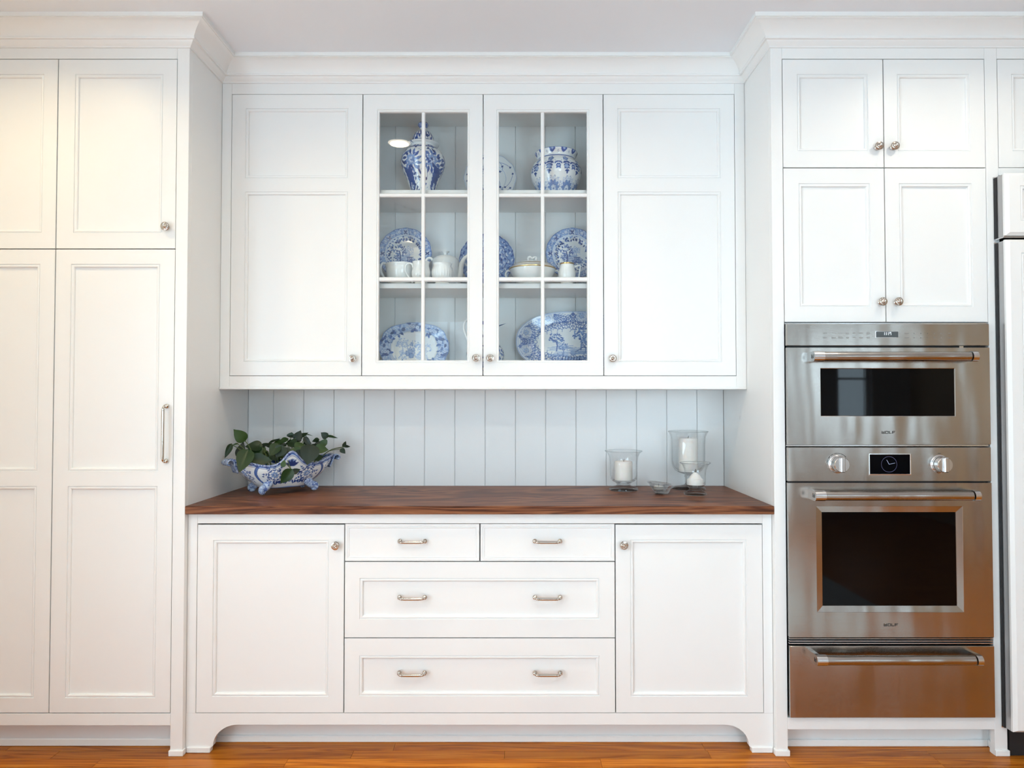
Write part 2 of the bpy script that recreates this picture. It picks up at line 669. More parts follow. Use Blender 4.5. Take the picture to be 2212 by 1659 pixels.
def make_pull(half, name):
    """bar pull lying along X, centred, standing off towards -Y"""
    mb = MB()
    e = .030
    for s in (-1, 1):
        mb.lathe([(.0058, 0), (.0078, .0008), (.0088, .0035), (.0082, .0065), (.0060, .0085), (.0046, .0100), (.0046, .0140), (.0062, .0150), (.0062, .0175), (.0044, .0185), (.0043, .0200)],
                 c=(s * half, 0, 0), n=20, axis='y')
        arc = [(s * half, -.019, 0)]
        for k in range(0, 7):
            a = k / 6 * PI / 2
            arc.append((s * (half - .010 * (1 - math.cos(a))), -.019 - .011 * math.sin(a), 0))
        arc.append((s * (half - .016), -e, 0))
        mb.tube(arc, .0042, n=12)
    L = half - .014
    mb.lathe([(.0042, -L - .004), (.0058, -L - .003), (.0058, -L), (.0047, -L + .0008), (.0047, -L + .0022), (.0056, -L + .003), (.0056, L - .003), (.0047, L - .0022), (.0047, L - .0008), (.0058, L), (.0058, L + .003), (.0042, L + .004)],
             c=(0, -e, 0), n=16, axis='x')
    me = mb.mesh(name)
    bm = bmesh.new(); bm.from_mesh(me); bmesh.ops.recalc_face_normals(bm, faces=bm.faces[:]); bm.to_mesh(me); bm.free()
    smooth(me, math.radians(40))
    me.materials.append(NICKEL)
    return me


PULL_ME = make_pull(.047, 'pull')
PULL_LONG = make_pull(.1015, 'pull')


def pull(parent, x, z, yf, O, me=None, vertical=False):
    o = bpy.data.objects.new('pull', me or PULL_ME)
    COL.objects.link(o)
    o.parent = parent
    o.location = Vector((x, yf, z)) - Vector(O)
    if vertical:
        o.rotation_euler = (0, PI / 2, 0)
    return o


def shell(mb, x0, x1, y0, y1, z0, z1, t=.012):
    """carcass box, open towards the room"""
    mb.box(x0, x1, y1 - t, y1, z0, z1)
    mb.box(x0, x0 + t, y0, y1 - t, z0, z1)
    mb.box(x1 - t, x1, y0, y1 - t, z0, z1)
    mb.box(x0 + t, x1 - t, y0, y1 - t, z0, z0 + t)
    mb.box(x0 + t, x1 - t, y0, y1 - t, z1 - t, z1)
    return mb


def bar(parent, name, O, *a, b=.0008, m=None):
    return MB(O).box(*a, b).build(name, m or WHITE, parent)


# ---- tall pantry cabinet on the left
O = (-1.71, .3, 0)
pan = thing('pantry_cabinet', O, 'tall cream-lit white pantry cabinet with paneled doors left of the wooden worktop', 'cabinet')
PX = [-2.2, -2.154, -1.706, -1.258]
shell(MB(O), -2.2, XL - .0205, .024, .6, .11, 2.66).build('body', WHITE, pan)
bar(pan, 'side_panel', O, XL - .02, XL, .0238, .6, .0, 2.70, b=.0006)
bar(pan, 'stile', O, -1.258, XL, 0, .0235, 0.0, 2.66)
bar(pan, 'rail', O, -2.2, -1.2585, 0, .022, 2.592, 2.66)
bar(pan, 'rail', O, -2.2, -1.2585, 0, .022, .1105, .1535)
bar(pan, 'toe_kick', O, -2.2, -1.234, .075, .09, 0, .15)
bar(pan, 'shoe_trim', O, -2.2, -1.234, .068, .0755, 0, .028, b=.003)
bar(pan, 'foot_trim', O, -1.262, XL + .005, -.006, .0185, 0, .021, b=.0018)
for i in range(2, 4):
    x0, x1 = PX[i - 1], PX[i]
    a, c = x0 + (.064 if i == 3 else .062), x1 - .053
    up = frame_front(pan, 'door', x0, x1, 1.873, 2.591, 0, [(a, c, 1.9335, 2.5337)], O)
    lo = frame_front(pan, 'door', x0, x1, .155, 1.873, 0, [(a - .006, c - .004, .2101, .989), (a - .006, c - .004, 1.0438, 1.8169)], O)
    if i == 3:
        knob(up, -1.2905, 1.9544, 0, O)
        pull(lo, -1.283, 1.1835, 0, O, PULL_LONG, True)

# ---- base cabinet with curved apron
O = (-.12, .3, 0)
base = thing('base_cabinet', O, 'white base cabinet with two doors and four drawers under the wooden worktop', 'cabinet')
YF = .025
BX = [-1.177, -.626, -.12, .3855, .937]
ZB, ZD3, ZD2, ZD1 = .1440, .4215, .7050, .8465
shell(MB(O), XL + .002, XR - .002, YF + .024, .59, .104, .882).build('body', WHITE, base)
bar(base, 'stile', O, XL + .001, BX[0] - .0003, YF, YF + .023, ZB, .882)
bar(base, 'stile', O, BX[4] + .0003, XR - .001, YF, YF + .023, ZB, .882)
bar(base, 'rail', O, BX[0], BX[4], YF, YF + .022, ZD1, .882)
# apron: rail with two bracket feet cut in a curve
ap = MB(O)
xs_in, xe_in = -1.115, .885
curve = []
RX, RZ = .092, .094
pts = [(XL + .001, ZB - .0003), (XL + .001, 0), (xs_in - .008, 0), (xs_in - .003, .018)]
for k in range(0, 15):
    a = k / 14 * PI / 2
    pts.append((xs_in + .004 + RX * (1 - math.cos(a)), .024 + (.1015 - .024) * math.sin(a)))
for k in range(14, -1, -1):
    a = k / 14 * PI / 2
    pts.append((xe_in - .004 - RX * (1 - math.cos(a)), .024 + (.1015 - .024) * math.sin(a)))
pts += [(xe_in + .003, .018), (xe_in + .008, 0), (XR - .001, 0), (XR - .001, ZB - .0003)]
n = len(pts)
ap.add([(x, YF, z) for x, z in pts] + [(x, YF + .022, z) for x, z in pts],
       [tuple(range(n)), tuple(range(2 * n - 1, n - 1, -1))] + [(i, (i + 1) % n, n + (i + 1) % n, n + i) for i in range(n)])
ap.build('apron', WHITE, base)
bar(base, 'foot_trim', O, XL + .005, xs_in - .005, YF - .006, YF + .02, 0, .0205, b=.0018)
bar(base, 'foot_trim', O, xe_in + .005, XR - .005, YF - .006, YF + .02, 0, .0205, b=.0018)
bar(base, 'toe_kick', O, XL + .002, XR - .002, .105, .12, 0, .12)
bar(base, 'shoe_trim', O, XL + .002, XR - .002, .097, .1055, 0, .026, b=.003)
dl = frame_front(base, 'door', BX[0], BX[1], ZB, ZD1 - .003, YF, [(BX[0] + .060, BX[1] - .058, .2044, .7845)], O)
dr = frame_front(base, 'door', BX[3], BX[4], ZB, ZD1 - .003, YF, [(BX[3] + .056, BX[4] - .060, .2044, .7865)], O)
knob(dl, -.6565, .7665, YF, O)
knob(dr, .4165, .7675, YF, O)
SLIM = [(0, 0), (.001, .0022), (.0025, .0024), (.004, .0008), (.006, .0010), (.0075, .0030), (.0085, .0034)]


def slim_drawer(x0, x1, z0, z1):
    g = .0021
    x0, x1, z0, z1 = x0 + g, x1 - g, z0 + g, z1 - g
    mb = MB(O)
    e = .0085
    mb.box(x0, x0 + e, YF, YF + .021, z0, z1)
    mb.box(x1 - e, x1, YF, YF + .021, z0, z1)
    mb.box(x0 + e, x1 - e, YF, YF + .021, z0, z0 + e, 0)
    mb.box(x0 + e, x1 - e, YF, YF + .021, z1 - e, z1, 0)
    d = mb.build('drawer', WHITE, base)
    m2 = MB(O)
    mould(m2, x0 + e, x1 - e, z0 + e, z1 - e, YF, SLIM)
    m2.build('panel_moulding', WHITE, d)
    MB(O).box(x0 + e + .008, x1 - e - .008, YF + .003, YF + .02, z0 + e + .008, z1 - e - .008).build('panel', WHITE, d)
    return d


d = slim_drawer(BX[1], BX[2], ZD2, ZD1)
pull(d, -.3715, .7815, YF, O)
d = slim_drawer(BX[2], BX[3], ZD2, ZD1)
pull(d, .1325, .7815, YF, O)
for z0, z1, p0, p1, hz in ((ZD3, ZD2, .49, .6428, .5735), (ZB, ZD3, .2061, .3564, .2945)):
    d = frame_front(base, 'drawer', BX[1], BX[3], z0, z1, YF, [(-.5695, .3265, p0, p1)], O)
    pull(d, -.3715, hz, YF, O)
    pull(d, .1325, hz, YF, O)

# ---- worktop
wt = MB((-.12, .3, C_TOP)).box(XL + .0006, XR - .0006, -.002, YB - .001, .8845, C_TOP, .0022).build('worktop', WALNUT)
wt.location = (-.12, .3, C_TOP)
label(wt, 'thick dark walnut worktop on the white base cabinet', 'worktop')

# ---- wall cabinet
O = (-.12, .45, 1.352)
wc = thing('wall_cabinet', O, 'white wall cabinet with two glass doors between two solid doors above the worktop', 'cabinet')
UX = [-1.172, -.624, -.1205, .381, .931]
ZU0, ZU1 = 1.4075, 2.588
car = MB(O)
IX0, IX1 = -.655, .575
shell(car, XL + .002, IX0, YU + .024, YB - .002, 1.415, 2.64)
shell(car, IX1, XR - .002, YU + .024, YB - .002, 1.415, 2.64)
car.box(IX0, IX1, YU + .024, YB - .002, 2.575, 2.64)
car.box(IX0, IX1, YU + .024, YB - .002, 1.415, 1.43)
car.build('carcass', WHITE, wc)
bar(wc, 'stile', O, XL + .001, UX[0] - .0003, YU, YU + .022, 1.362, 2.66)
bar(wc, 'stile', O, UX[4] + .0003, XR - .001, YU, YU + .022, 1.362, 2.66)
bar(wc, 'rail', O, UX[0], UX[4], YU, YU + .022, ZU1, 2.66)
bar(wc, 'rail', O, UX[0], UX[4], YU, YU + .022, 1.362, ZU0)
bar(wc, 'bottom_board', O, XL + .001, XR - .001, YU + .001, YB - .002, 1.3535, 1.3615)
bar(wc, 'lip_moulding', O, XL + .001, XR - .001, YU - .005, YU + .02, 1.352, 1.3625, b=.002)
SH1, SH2 = 2.195, 1.799
bar(wc, 'shelf', O, IX0 + .001, IX1 - .001, .325, YB - .003, SH1 - .021, SH1, b=.0012)
bar(wc, 'shelf', O, IX0 + .001, IX1 - .001, .325, YB - .003, SH2 - .021, SH2, b=.0012)
for i, (pl, pr) in ((0, (.058, .060)), (3, (.060, .060))):
    x0, x1 = UX[i], UX[i + 1]
    d = frame_front(wc, 'door', x0, x1, ZU0, ZU1, YU, [(x0 + pl, x1 - pr, 1.4656, 2.1771), (x0 + pl, x1 - pr, 2.2335, 2.528)], O)
    knob(d, -.6585 if i == 0 else .4155, 1.4795, YU, O)
GM = [(0, 0), (.0012, .0030), (.0026, .0032), (.004, .0012), (.0085, .0012), (.0105, .004), (.011, .0165)]


def glass_door(x0, x1, gx0, gx1, kx):
    g = .0021
    z0, z1 = ZU0 + g, ZU1 - g
    gz0, gz1 = 1.4733, 2.5123
    e = .011
    mb = MB(O)
    b = 0
    mb.box(x0 + g, gx0 - e, YU, YU + .021, z0, z1, b)
    mb.box(gx1 + e, x1 - g, YU, YU + .021, z0, z1, b)
    mb.box(gx0 - e, gx1 + e, YU, YU + .021, z0, gz0 - e)
    mb.box(gx0 - e, gx1 + e, YU, YU + .021, gz1 + e, z1)
    d = mb.build('door', WHITE, wc)
    d['label'] = 'glazed door with six panes'
    m2 = MB(O)
    mould(m2, gx0 - e, gx1 + e, gz0 - e, gz1 + e, YU, GM)
    m2.build('glazing_moulding', WHITE, d)
    cx = (gx0 + gx1) / 2 - .001
    w = .0078
    rz = [(2.1565, 2.1725), (1.8025, 1.8205)]
    prof = [(-1, .018), (-1, .009), (-.55, .005), (.55, .005), (1, .009), (1, .018)]
    m3 = MB(O)
    m3.grid([[(cx + a * w, YU + y_, z) for a, y_ in prof] for z in (gz0 - .002, gz1 + .002)])
    m3.build('muntin', WHITE, d)
    for lo, hi in rz:
        m3 = MB(O)
        c, h = (lo + hi) / 2, (hi - lo) / 2
        m3.grid([[(x, YU + y_ + .0003, c + a * h) for a, y_ in prof] for x in (gx0 - .002, gx1 + .002)])
        m3.build('muntin', WHITE, d)
    zs = [gz0, rz[1][0], rz[1][1], rz[0][0], rz[0][1], gz1]
    for k in range(3):
        for s in (0, 1):
            a, c = (gx0, cx - w) if s == 0 else (cx + w, gx1)
            MB(O).box(a - .003, c + .003, YU + .0125, YU + .0155, zs[2 * k] - .003, zs[2 * k + 1] + .003).build('pane', PANE, d)
    knob(d, kx, 1.4815, YU, O)


glass_door(UX[1], UX[2], -.5536, -.1871, -.1485)
glass_door(UX[2], UX[3], -.0540, .3125, -.0905)

# ---- oven tower
O = (1.4, .3, 0)
tow = thing('oven_tower_cabinet', O, 'tall white cabinet on the right that holds the stacked steel ovens', 'cabinet')
TX0, TX1, TX2 = 1.0155, 1.3955, 1.777
bar(tow, 'side_panel', O, XR, XR + .02, .0238, .6, 0, 2.70, b=.0006)
bar(tow, 'side_panel', O, 1.806, 1.8235, .0238, .6, 0, 2.70, b=.0006)
bar(tow, 'stile', O, XR, TX0 - .0003, 0, .0235, 0, 2.66)
bar(tow, 'stile', O, TX2 + .0003, 1.8235, 0, .0235, 0, 2.66)
bar(tow, 'rail', O, TX0, TX2, 0, .022, 2.592, 2.66)
bar(tow, 'rail', O, TX0, TX2, 0, .022, .0955, .1385)
body = shell(MB(O), XR + .0205, 1.8055, .024, .6, 1.596, 2.66).box(XR + .0205, 1.8055, .58, .6, .09, 1.595).box(XR + .0205, 1.8055, .024, .58, .1, .137)
body.build('body', WHITE, tow)
bar(tow, 'toe_kick', O, XR + .0205, 1.8055, .072, .09, 0, .1)
bar(tow, 'shoe_trim', O, XR + .0205, 1.797, .064, .0725, 0, .026, b=.003)
bar(tow, 'shoe_trim', O, 1.797, 1.806, .0, .072, 0, .026, b=.003)
bar(tow, 'foot_trim', O, XR - .005, 1.0215, -.006, .0185, 0, .021, b=.0018)
bar(tow, 'foot_trim', O, 1.777, 1.829, -.006, .03, 0, .021, b=.0018)
for x0, x1, pl, pr, kx in ((TX0, TX1, .0555, .0575, 1.3755), (TX1, TX2, .0515, .0575, 1.4345)):
    a, c = x0 + pl, x1 - pr
    d = frame_front(tow, 'door', x0, x1, 2.1785, 2.591, 0, [(a, c, 2.2407, 2.5337)], O)
    knob(d, kx - .006, 2.256, 0, O)
    d = frame_front(tow, 'door', x0, x1, 1.5975, 2.1785, 0, [(a + .003, c + .003, 1.6556, 2.1201)], O)
    knob(d, kx, 1.6735, 0, O)

# ---- cabinet over the refrigerator
O = (2.3, .3, 2.16)
ov = thing('bridge_cabinet', O, 'white cabinet high at the right edge above the paneled refrigerator', 'cabinet')
shell(MB(O), 1.824, 2.75, .024, .6, 2.152, 2.66).build('body', WHITE, ov)
bar(ov, 'rail', O, 1.824, 2.75, 0, .022, 2.592, 2.66)
bar(ov, 'rail', O, 1.824, 2.75, 0, .022, 2.15, 2.1785)
d = frame_front(ov, 'door', 1.8195 + .004, 2.28, 2.1785, 2.591, 0, [(1.8775, 2.222, 2.2407, 2.5337)], O)
d = frame_front(ov, 'door', 2.28, 2.74, 2.1785, 2.591, 0, [(2.335, 2.68, 2.2407, 2.5337)], O)

# ------------------------------------------------------------------ appliances
OX0, OX1 = 1.0170, 1.7655
OXC = (OX0 + OX1) / 2
YO = -.020


def brand_letters(mb, cx, cz, h, y):
    """the four block letters of the oven's name plate, strokes as thin raised bars"""
    w, s, t = h * 1.15, h * .21, .0006
    gap = h * .25
    x = cx - (4 * w + 3 * gap) / 2
    z0, z1 = cz - h / 2, cz + h / 2
    B = lambda a, b, c, d: mb.box(a, b, y - t, y + .0004, c, d)
    B(x, x + s, z0, z1); B(x + w - s, x + w, z0, z1); B(x, x + w, z0, z0 + s); B(x + w / 2 - s / 2, x + w / 2 + s / 2, z0, z1 - h * .25)
    B(x + w * .25, x + w * .75, cz - s * .1, cz + s * .6)
    x += w + gap
    B(x, x + s, z0, z1); B(x + w - s, x + w, z0, z1); B(x, x + w, z0, z0 + s); B(x, x + w, z1 - s, z1)
    x += w + gap
    B(x, x + s, z0, z1); B(x, x + w * .85, z0, z0 + s)
    x += w * .85 + gap
    B(x, x + s, z0, z1); B(x, x + w, z1 - s, z1); B(x, x + w * .8, cz - s * .6, cz + s * .4)


def pro_handle(parent, z, O, y_door):
    """tubular bar held by two brackets; emblem on the left bracket"""
    yc = y_door - .046
    r = .0178
    xl, xr = 1.0915, 1.6855
    hb = MB(O)
    hb.lathe([(.0001, 0), (r * .96, 0), (r * .96, xr - xl - .05), (.0001, xr - xl - .05)], c=(xl + .025, yc, z), n=36, axis='x')
    h = hb.build('handle', STEEL, parent, sm=math.radians(40))
    for s, xe in ((1, xl), (-1, xr)):
        # bracket: rounded block from the door out to the bar
        pts = []
        rr = .0190
        for k in range(13):
            a = -PI / 2 - k / 12 * PI
            pts.append((yc + rr * math.cos(a), z + rr * math.sin(a) * -1))
        pts = [(yc + rr * math.cos(a), z + rr * math.sin(a)) for a in np.linspace(PI / 2, 3 * PI / 2, 13)]
        pts = [(y_door - .0002, z + .0165)] + pts + [(y_door - .0002, z - .0165)]
        n = len(pts)
        mb = MB(O)
        wx = .0165
        a, b = (xe, xe + wx) if s > 0 else (xe - wx, xe)
        mb.add([(a, p, q) for p, q in pts] + [(b, p, q) for p, q in pts],
               [tuple(range(n)), tuple(range(2 * n - 1, n - 1, -1))] + [(i, (i + 1) % n, n + (i + 1) % n, n + i) for i in range(n)])
        mb.build('bracket', CHROME, h, sm=math.radians(30))
        rg = MB(O)
        ra, rb = (xe + wx, xe + wx + .021) if s > 0 else (xe - wx - .004, xe - wx)
        rg.lathe([(r * .9, ra), (.0190, ra), (.0190, rb), (r * .9, rb)], c=(0, yc, z), n=36, axis='x')
        rg.build('collar', CHROME, h, sm=math.radians(30))
    em = MB(O)
    x = xl - .0006
    q = .008
    yE = yc + .003
    B = lambda a, b, c, d: em.box(x, xl + .0004, yE + a, yE + b, z + c, z + d)
    B(-q, -q + .003, -q * .8, q); B(q - .003, q, -q * .8, q); B(-q, q, -q * .8, -q * .8 + .003); B(-.0015, .0015, -q * .2, q * .3)
    em.build('emblem', PRINT, h)


def glazed_door(parent, z0, z1, gx0, gx1, gz0, gz1, O, bevel):
    """steel oven door with a window set behind a bevelled surround"""
    mb = MB(O)
    e = bevel
    y0, y1 = YO, YO + .018
    mb.box(OX0, gx0 - e, y0, y1, z0, z1)
    mb.box(gx1 + e, OX1, y0, y1, z0, z1)
    mb.box(gx0 - e, gx1 + e, y0, y1, z0, gz0 - e)
    mb.box(gx0 - e, gx1 + e, y0, y1, gz1 + e, z1)
    d = mb.build('door', STEEL, parent)
    s = MB(O)
    pr = [(0, 0), (.0006, .0008), (e - .001, .0045), (e, .0065)] if e > .015 else [(0, 0), (e - .001, .001), (e, .003)]
    x0, x1, a0, a1 = gx0 - e, gx1 + e, gz0 - e, gz1 + e
    s.grid([[(x0 + i, y0 + q, a0 + i), (x1 - i, y0 + q, a0 + i), (x1 - i, y0 + q, a1 - i), (x0 + i, y0 + q, a1 - i)] for i, q in pr], cu=True)
    s.build('window_surround', STEEL, d)
    MB(O).box(gx0 - .002, gx1 + .002, y0 + (.0062 if e > .015 else .0028), y1, gz0 - .002, gz1 + .002).build('window', BLACKGLASS, d)
    return d


# combination oven (upper)
O = (OXC, .2, 1.138)
ov1 = thing('compact_oven', O, 'compact stainless steel oven with a wide low window, uppermost in the tower', 'oven')
bar(ov1, 'housing', O, OX0 + .02, OX1 - .02, .0, .5, 1.15, 1.585, m=DARKSTEEL)
MB(O).box(OX0 - .0005, OX1 + .0005, -.006, .002, 1.137, 1.1425).build('frame_trim', CHROME, ov1)
MB(O).box(OX0 - .0005, OX1 + .0005, -.006, .002, 1.5905, 1.5945).build('frame_trim', CHROME, ov1)
cp = MB(O).box(OX0, OX1, YO, 0, 1.5095, 1.5895, .0012).build('control_panel', STEEL, ov1)
MB(O).box(OX0 + .004, OX1 - .004, -.002, .0, 1.5025, 1.509).build('vent_gap', DARK, ov1)
MB(O).box(1.6605, 1.676, -.010, -.002, 1.5028, 1.5085).build('latch', CHROME, ov1)
MB(O).box(1.3445, 1.4301, YO - .0012, YO + .001, 1.5385, 1.5625, .0006).build('display_frame', CHROME, cp)
MB(O).box(1.3462, 1.4284, YO - .0016, YO, 1.5400, 1.5612).build('display', LCD, cp)
dg = MB(O)
yy = YO - .0019


def seg(x, z, code, h=.0105, w=.0052):
    t = .0012
    S = {'b': (x + w - t, x + w, z, z + h / 2), 'c': (x + w - t, x + w, z - h / 2, z), 'a': (x, x + w, z + h / 2 - t, z + h / 2), 'f': (x, x + t, z, z + h / 2)}
    for k in code:
        a, b, c, d2 = S[k]
        dg.box(a, b, yy, yy + .0004, c, d2)


zc_ = 1.5535
seg(1.3725, zc_, 'bc'); seg(1.3790, zc_, 'bc')
dg.box(1.3868, 1.3880, yy, yy + .0004, zc_ + .0018, zc_ + .0032); dg.box(1.3868, 1.3880, yy, yy + .0004, zc_ - .0036, zc_ - .0022)
seg(1.3880, zc_, 'bc'); seg(1.3965, zc_, 'abcf')
dg.build('digits', LCDON, cp)['kind'] = 'stuff'
mk = MB(O)
for z_ in (1.5545, 1.5385):
    for k, x_ in enumerate((1.158, 1.190, 1.215, 1.2405, 1.265, 1.291, 1.318)):
        w = (.014, .017, .017, .012, .009, .015, .012)[k]
        mk.box(x_ - w / 2, x_ + w / 2, YO - .0004, YO + .0002, z_ + .0008, z_ + .0024)
        if (z_ < 1.54 and k != 4) or (z_ > 1.54 and k in (3, 6)):
            mk.box(x_ - w * .42, x_ + w * .42, YO - .0004, YO + .0002, z_ - .0030, z_ - .0014)
    for k, x_ in enumerate((1.4595, 1.4875, 1.512, 1.537, 1.562, 1.587, 1.6195)):
        w = .015 if k == 0 else (.010 if k == 6 else .0022)
        hh = .0008 if k in (0, 6) else .0016
        mk.box(x_ - w / 2, x_ + w / 2, YO - .0004, YO + .0002, z_ - hh, z_ + hh)
mk.build('key_print', GREYPRINT, cp)['kind'] = 'stuff'
d1 = glazed_door(ov1, 1.1445, 1.5020, 1.1415, 1.6345, 1.2504, 1.4235, O, .0025)
pro_handle(ov1, 1.4665, O, YO)
lg = MB(O); brand_letters(lg, 1.389, 1.1890, .0095, YO); lg.build('name_plate', PRINT, d1)

# main oven
O = (OXC, .2, .41)
ov2 = thing('wall_oven', O, 'stainless steel wall oven with two round knobs, a clock display and a large black window', 'oven')
bar(ov2, 'housing', O, OX0 + .02, OX1 - .02, .0, .55, .415, 1.13, m=DARKSTEEL)
cp2 = MB(O).box(OX0, OX1, YO, 0, 1.0088, 1.1340, .0012).build('control_panel', STEEL, ov2)
sur = MB(O)
gx0, gx1, gz0, gz1 = 1.3185, 1.4655, 1.0365, 1.1065
e = .0045
sur.grid([[(gx0 - e + i, YO + q, gz0 - e + i), (gx1 + e - i, YO + q, gz0 - e + i), (gx1 + e - i, YO + q, gz1 + e - i), (gx0 - e + i, YO + q, gz1 + e - i)] for i, q in ((0, 0), (0, -.0022), (.003, -.0026), (.0045, -.0008))], cu=True)
sur.build('display_frame', CHROME, cp2)
MB(O).box(gx0 - .001, gx1 + .001, YO - .0011, YO + .001, gz0 - .001, gz1 + .001).build('display', SCREEN, cp2)
ck = MB(O)
cx_, cz_, rr = 1.3885, 1.0715, .0285
yy = YO - .0015
a = np.linspace(0, 2 * PI, 48, endpoint=False)
ck.grid([[(cx_ + q * math.cos(t), yy, cz_ + q * math.sin(t)) for t in a] for q in (rr - .0005, rr + .0005)], cu=True)
ck.build('clock_ring', CLOCKRING, cp2)
hd = MB(O)
for ang, ln, w in ((118, .0180, .0007), (13, .0225, .0006)):
    t = math.radians(ang)
    dx, dz = math.cos(t), math.sin(t)
    hd.add([(cx_ - dz * w, yy, cz_ + dx * w), (cx_ + dz * w, yy, cz_ - dx * w), (cx_ + dx * ln + dz * w, yy, cz_ + dz * ln - dx * w), (cx_ + dx * ln - dz * w, yy, cz_ + dz * ln + dx * w)], [(0, 1, 2, 3)])
hd.build('clock_hands', CLOCKON, cp2)
for kx in (1.1995, 1.5745):
    kz = 1.0725
    kb = MB(O).lathe([(.034, 0), (.034, .002), (.0305, .0045), (.0300, .009), (.0285, .010), (.0280, .034), (.0262, .0365), (.0001, .0365)], c=(kx, YO, kz), n=40, axis='y')
    k_ = kb.build('knob', CHROME, cp2, sm=math.radians(30))
    MB(O).box(kx - .0085, kx + .0085, YO - .046, YO - .034, kz - .0272, kz + .0272, .003).build('grip', CHROME, k_)
    MB(O).lathe([(.0292, .0105), (.0292, .0125)], c=(kx, YO, kz), n=40, axis='y').build('shadow_line', PRINT, k_)
    tk = MB(O)
    angs = [100, 82, 64, 46, 20, 0, -20, 122, 142, 165, -38] if kx < 1.3 else [90]
    for ag in angs:
        t = math.radians(ag)
        r0 = .0395
        c = Vector((kx + r0 * math.cos(t), 0, kz + r0 * math.sin(t)))
        tx, tz = -math.sin(t), math.cos(t)
        L, w = .0052, .0009
        tk.add([(c.x + s1 * tx * L + s2 * math.cos(t) * w, YO - .0004, c.z + s1 * tz * L + s2 * math.sin(t) * w) for s1, s2 in ((-1, -1), (1, -1), (1, 1), (-1, 1))], [(0, 1, 2, 3)])
    tk.build('dial_print', PRINT, cp2)['kind'] = 'stuff'
MB(O).box(OX0 + .003, OX1 - .003, -.004, .0, 1.0035, 1.0088).build('door_gap', DARK, ov2)
d2 = glazed_door(ov2, .4390, 1.0032, 1.1420, 1.6345, .5535, .8945, O, .0235)
pro_handle(ov2, .9625, O, YO)
lg = MB(O); brand_letters(lg, 1.3895, .4845, .0100, YO); lg.build('name_plate', PRINT, d2)
MB(O).box(OX0 + .002, OX1 - .002, -.004, .0, .4090, .4388).build('vent_recess', DARK, ov2)
for k in range(3):
    zz = .4135 + k * .0088
    MB(O).box(OX0 + .001, OX1 - .001, -.0165, -.004, zz, zz + .0032, .0006).build('louver', CHROME, ov2)

# warming drawer
O = (OXC, .2, .14)
ov3 = thing('warming_drawer', O, 'stainless steel warming drawer below the wall oven at the foot of the tower', 'warming drawer')
bar(ov3, 'housing', O, OX0 + .02, OX1 - .02, .0, .5, .142, .40, m=DARKSTEEL)
MB(O).box(OX0 + .0015, OX1 + .0015, YO, 0, .1470, .4070, .0014).build('drawer_front', STEEL, ov3)
pro_handle(ov3, .3735, O, YO)

# refrigerator
O = (2.2, .3, 0)
fg = thing('refrigerator', O, 'built-in refrigerator with white paneled doors and steel edges at the right edge', 'refrigerator')
FX = 1.8005
bar(fg, 'housing', O, 1.8265, 2.74, .03, .6, .02, 2.14, m=DARKSTEEL)
MB(O).box(1.8305, 2.74, .0, .03, 0.001, .13).build('toe_grille', DARK, fg)
for z0, z1 in ((1.9050, 2.1420), (.1050, 1.8960)):
    d = MB(O).box(FX + .0075, 2.72, -.043, -.012, z0 + .004, z1 - .002).build('door', mat('door_edge_steel', (.50, .49, .49), .32, metal=1.0), fg)
    MB(O).box(FX, FX + .008, -.0035, .0, z0, z1 - .0005).build('edge_strip', CHROME, d)
    MB(O).box(FX + .0045, 2.72, -.012, -.003, z0 + .002, z1 - .004).build('gasket', DARK, d)
    if z0 > 1:
        MB(O).box(FX + .004, 2.72, -.047, -.004, z0 - .0005, z0 + .0042, .001).build('lower_edge_strip', CHROME, d)
    # white front panel with chamfered edges
    pm = MB(O)
    i0 = .0
    pr = [(0, -.043), (0, -.052), (.010, -.0635), (.05, -.0635)]
    x0, x1, a0, a1 = FX + .006, 2.718, z0 + .006, z1
    pm.grid([[(x0 + i, q, a0 + i), (x1 - i, q, a0 + i), (x1 - i, q, a1 - (i if i < .04 else i)), (x0 + i, q, a1 - i)] for i, q in pr], cu=True)
    pm.build('front_panel', WHITE, d)
    m2 = MB(O)
    mould(m2, x0 + .05, x1 - .05, a0 + .05, a1 - .05, -.0635)
    m2.build('panel_moulding', WHITE, d)
    MB(O).box(x0 + .064, x1 - .064, -.0545, -.044, a0 + .064, a1 - .064).build('panel', WHITE, d)

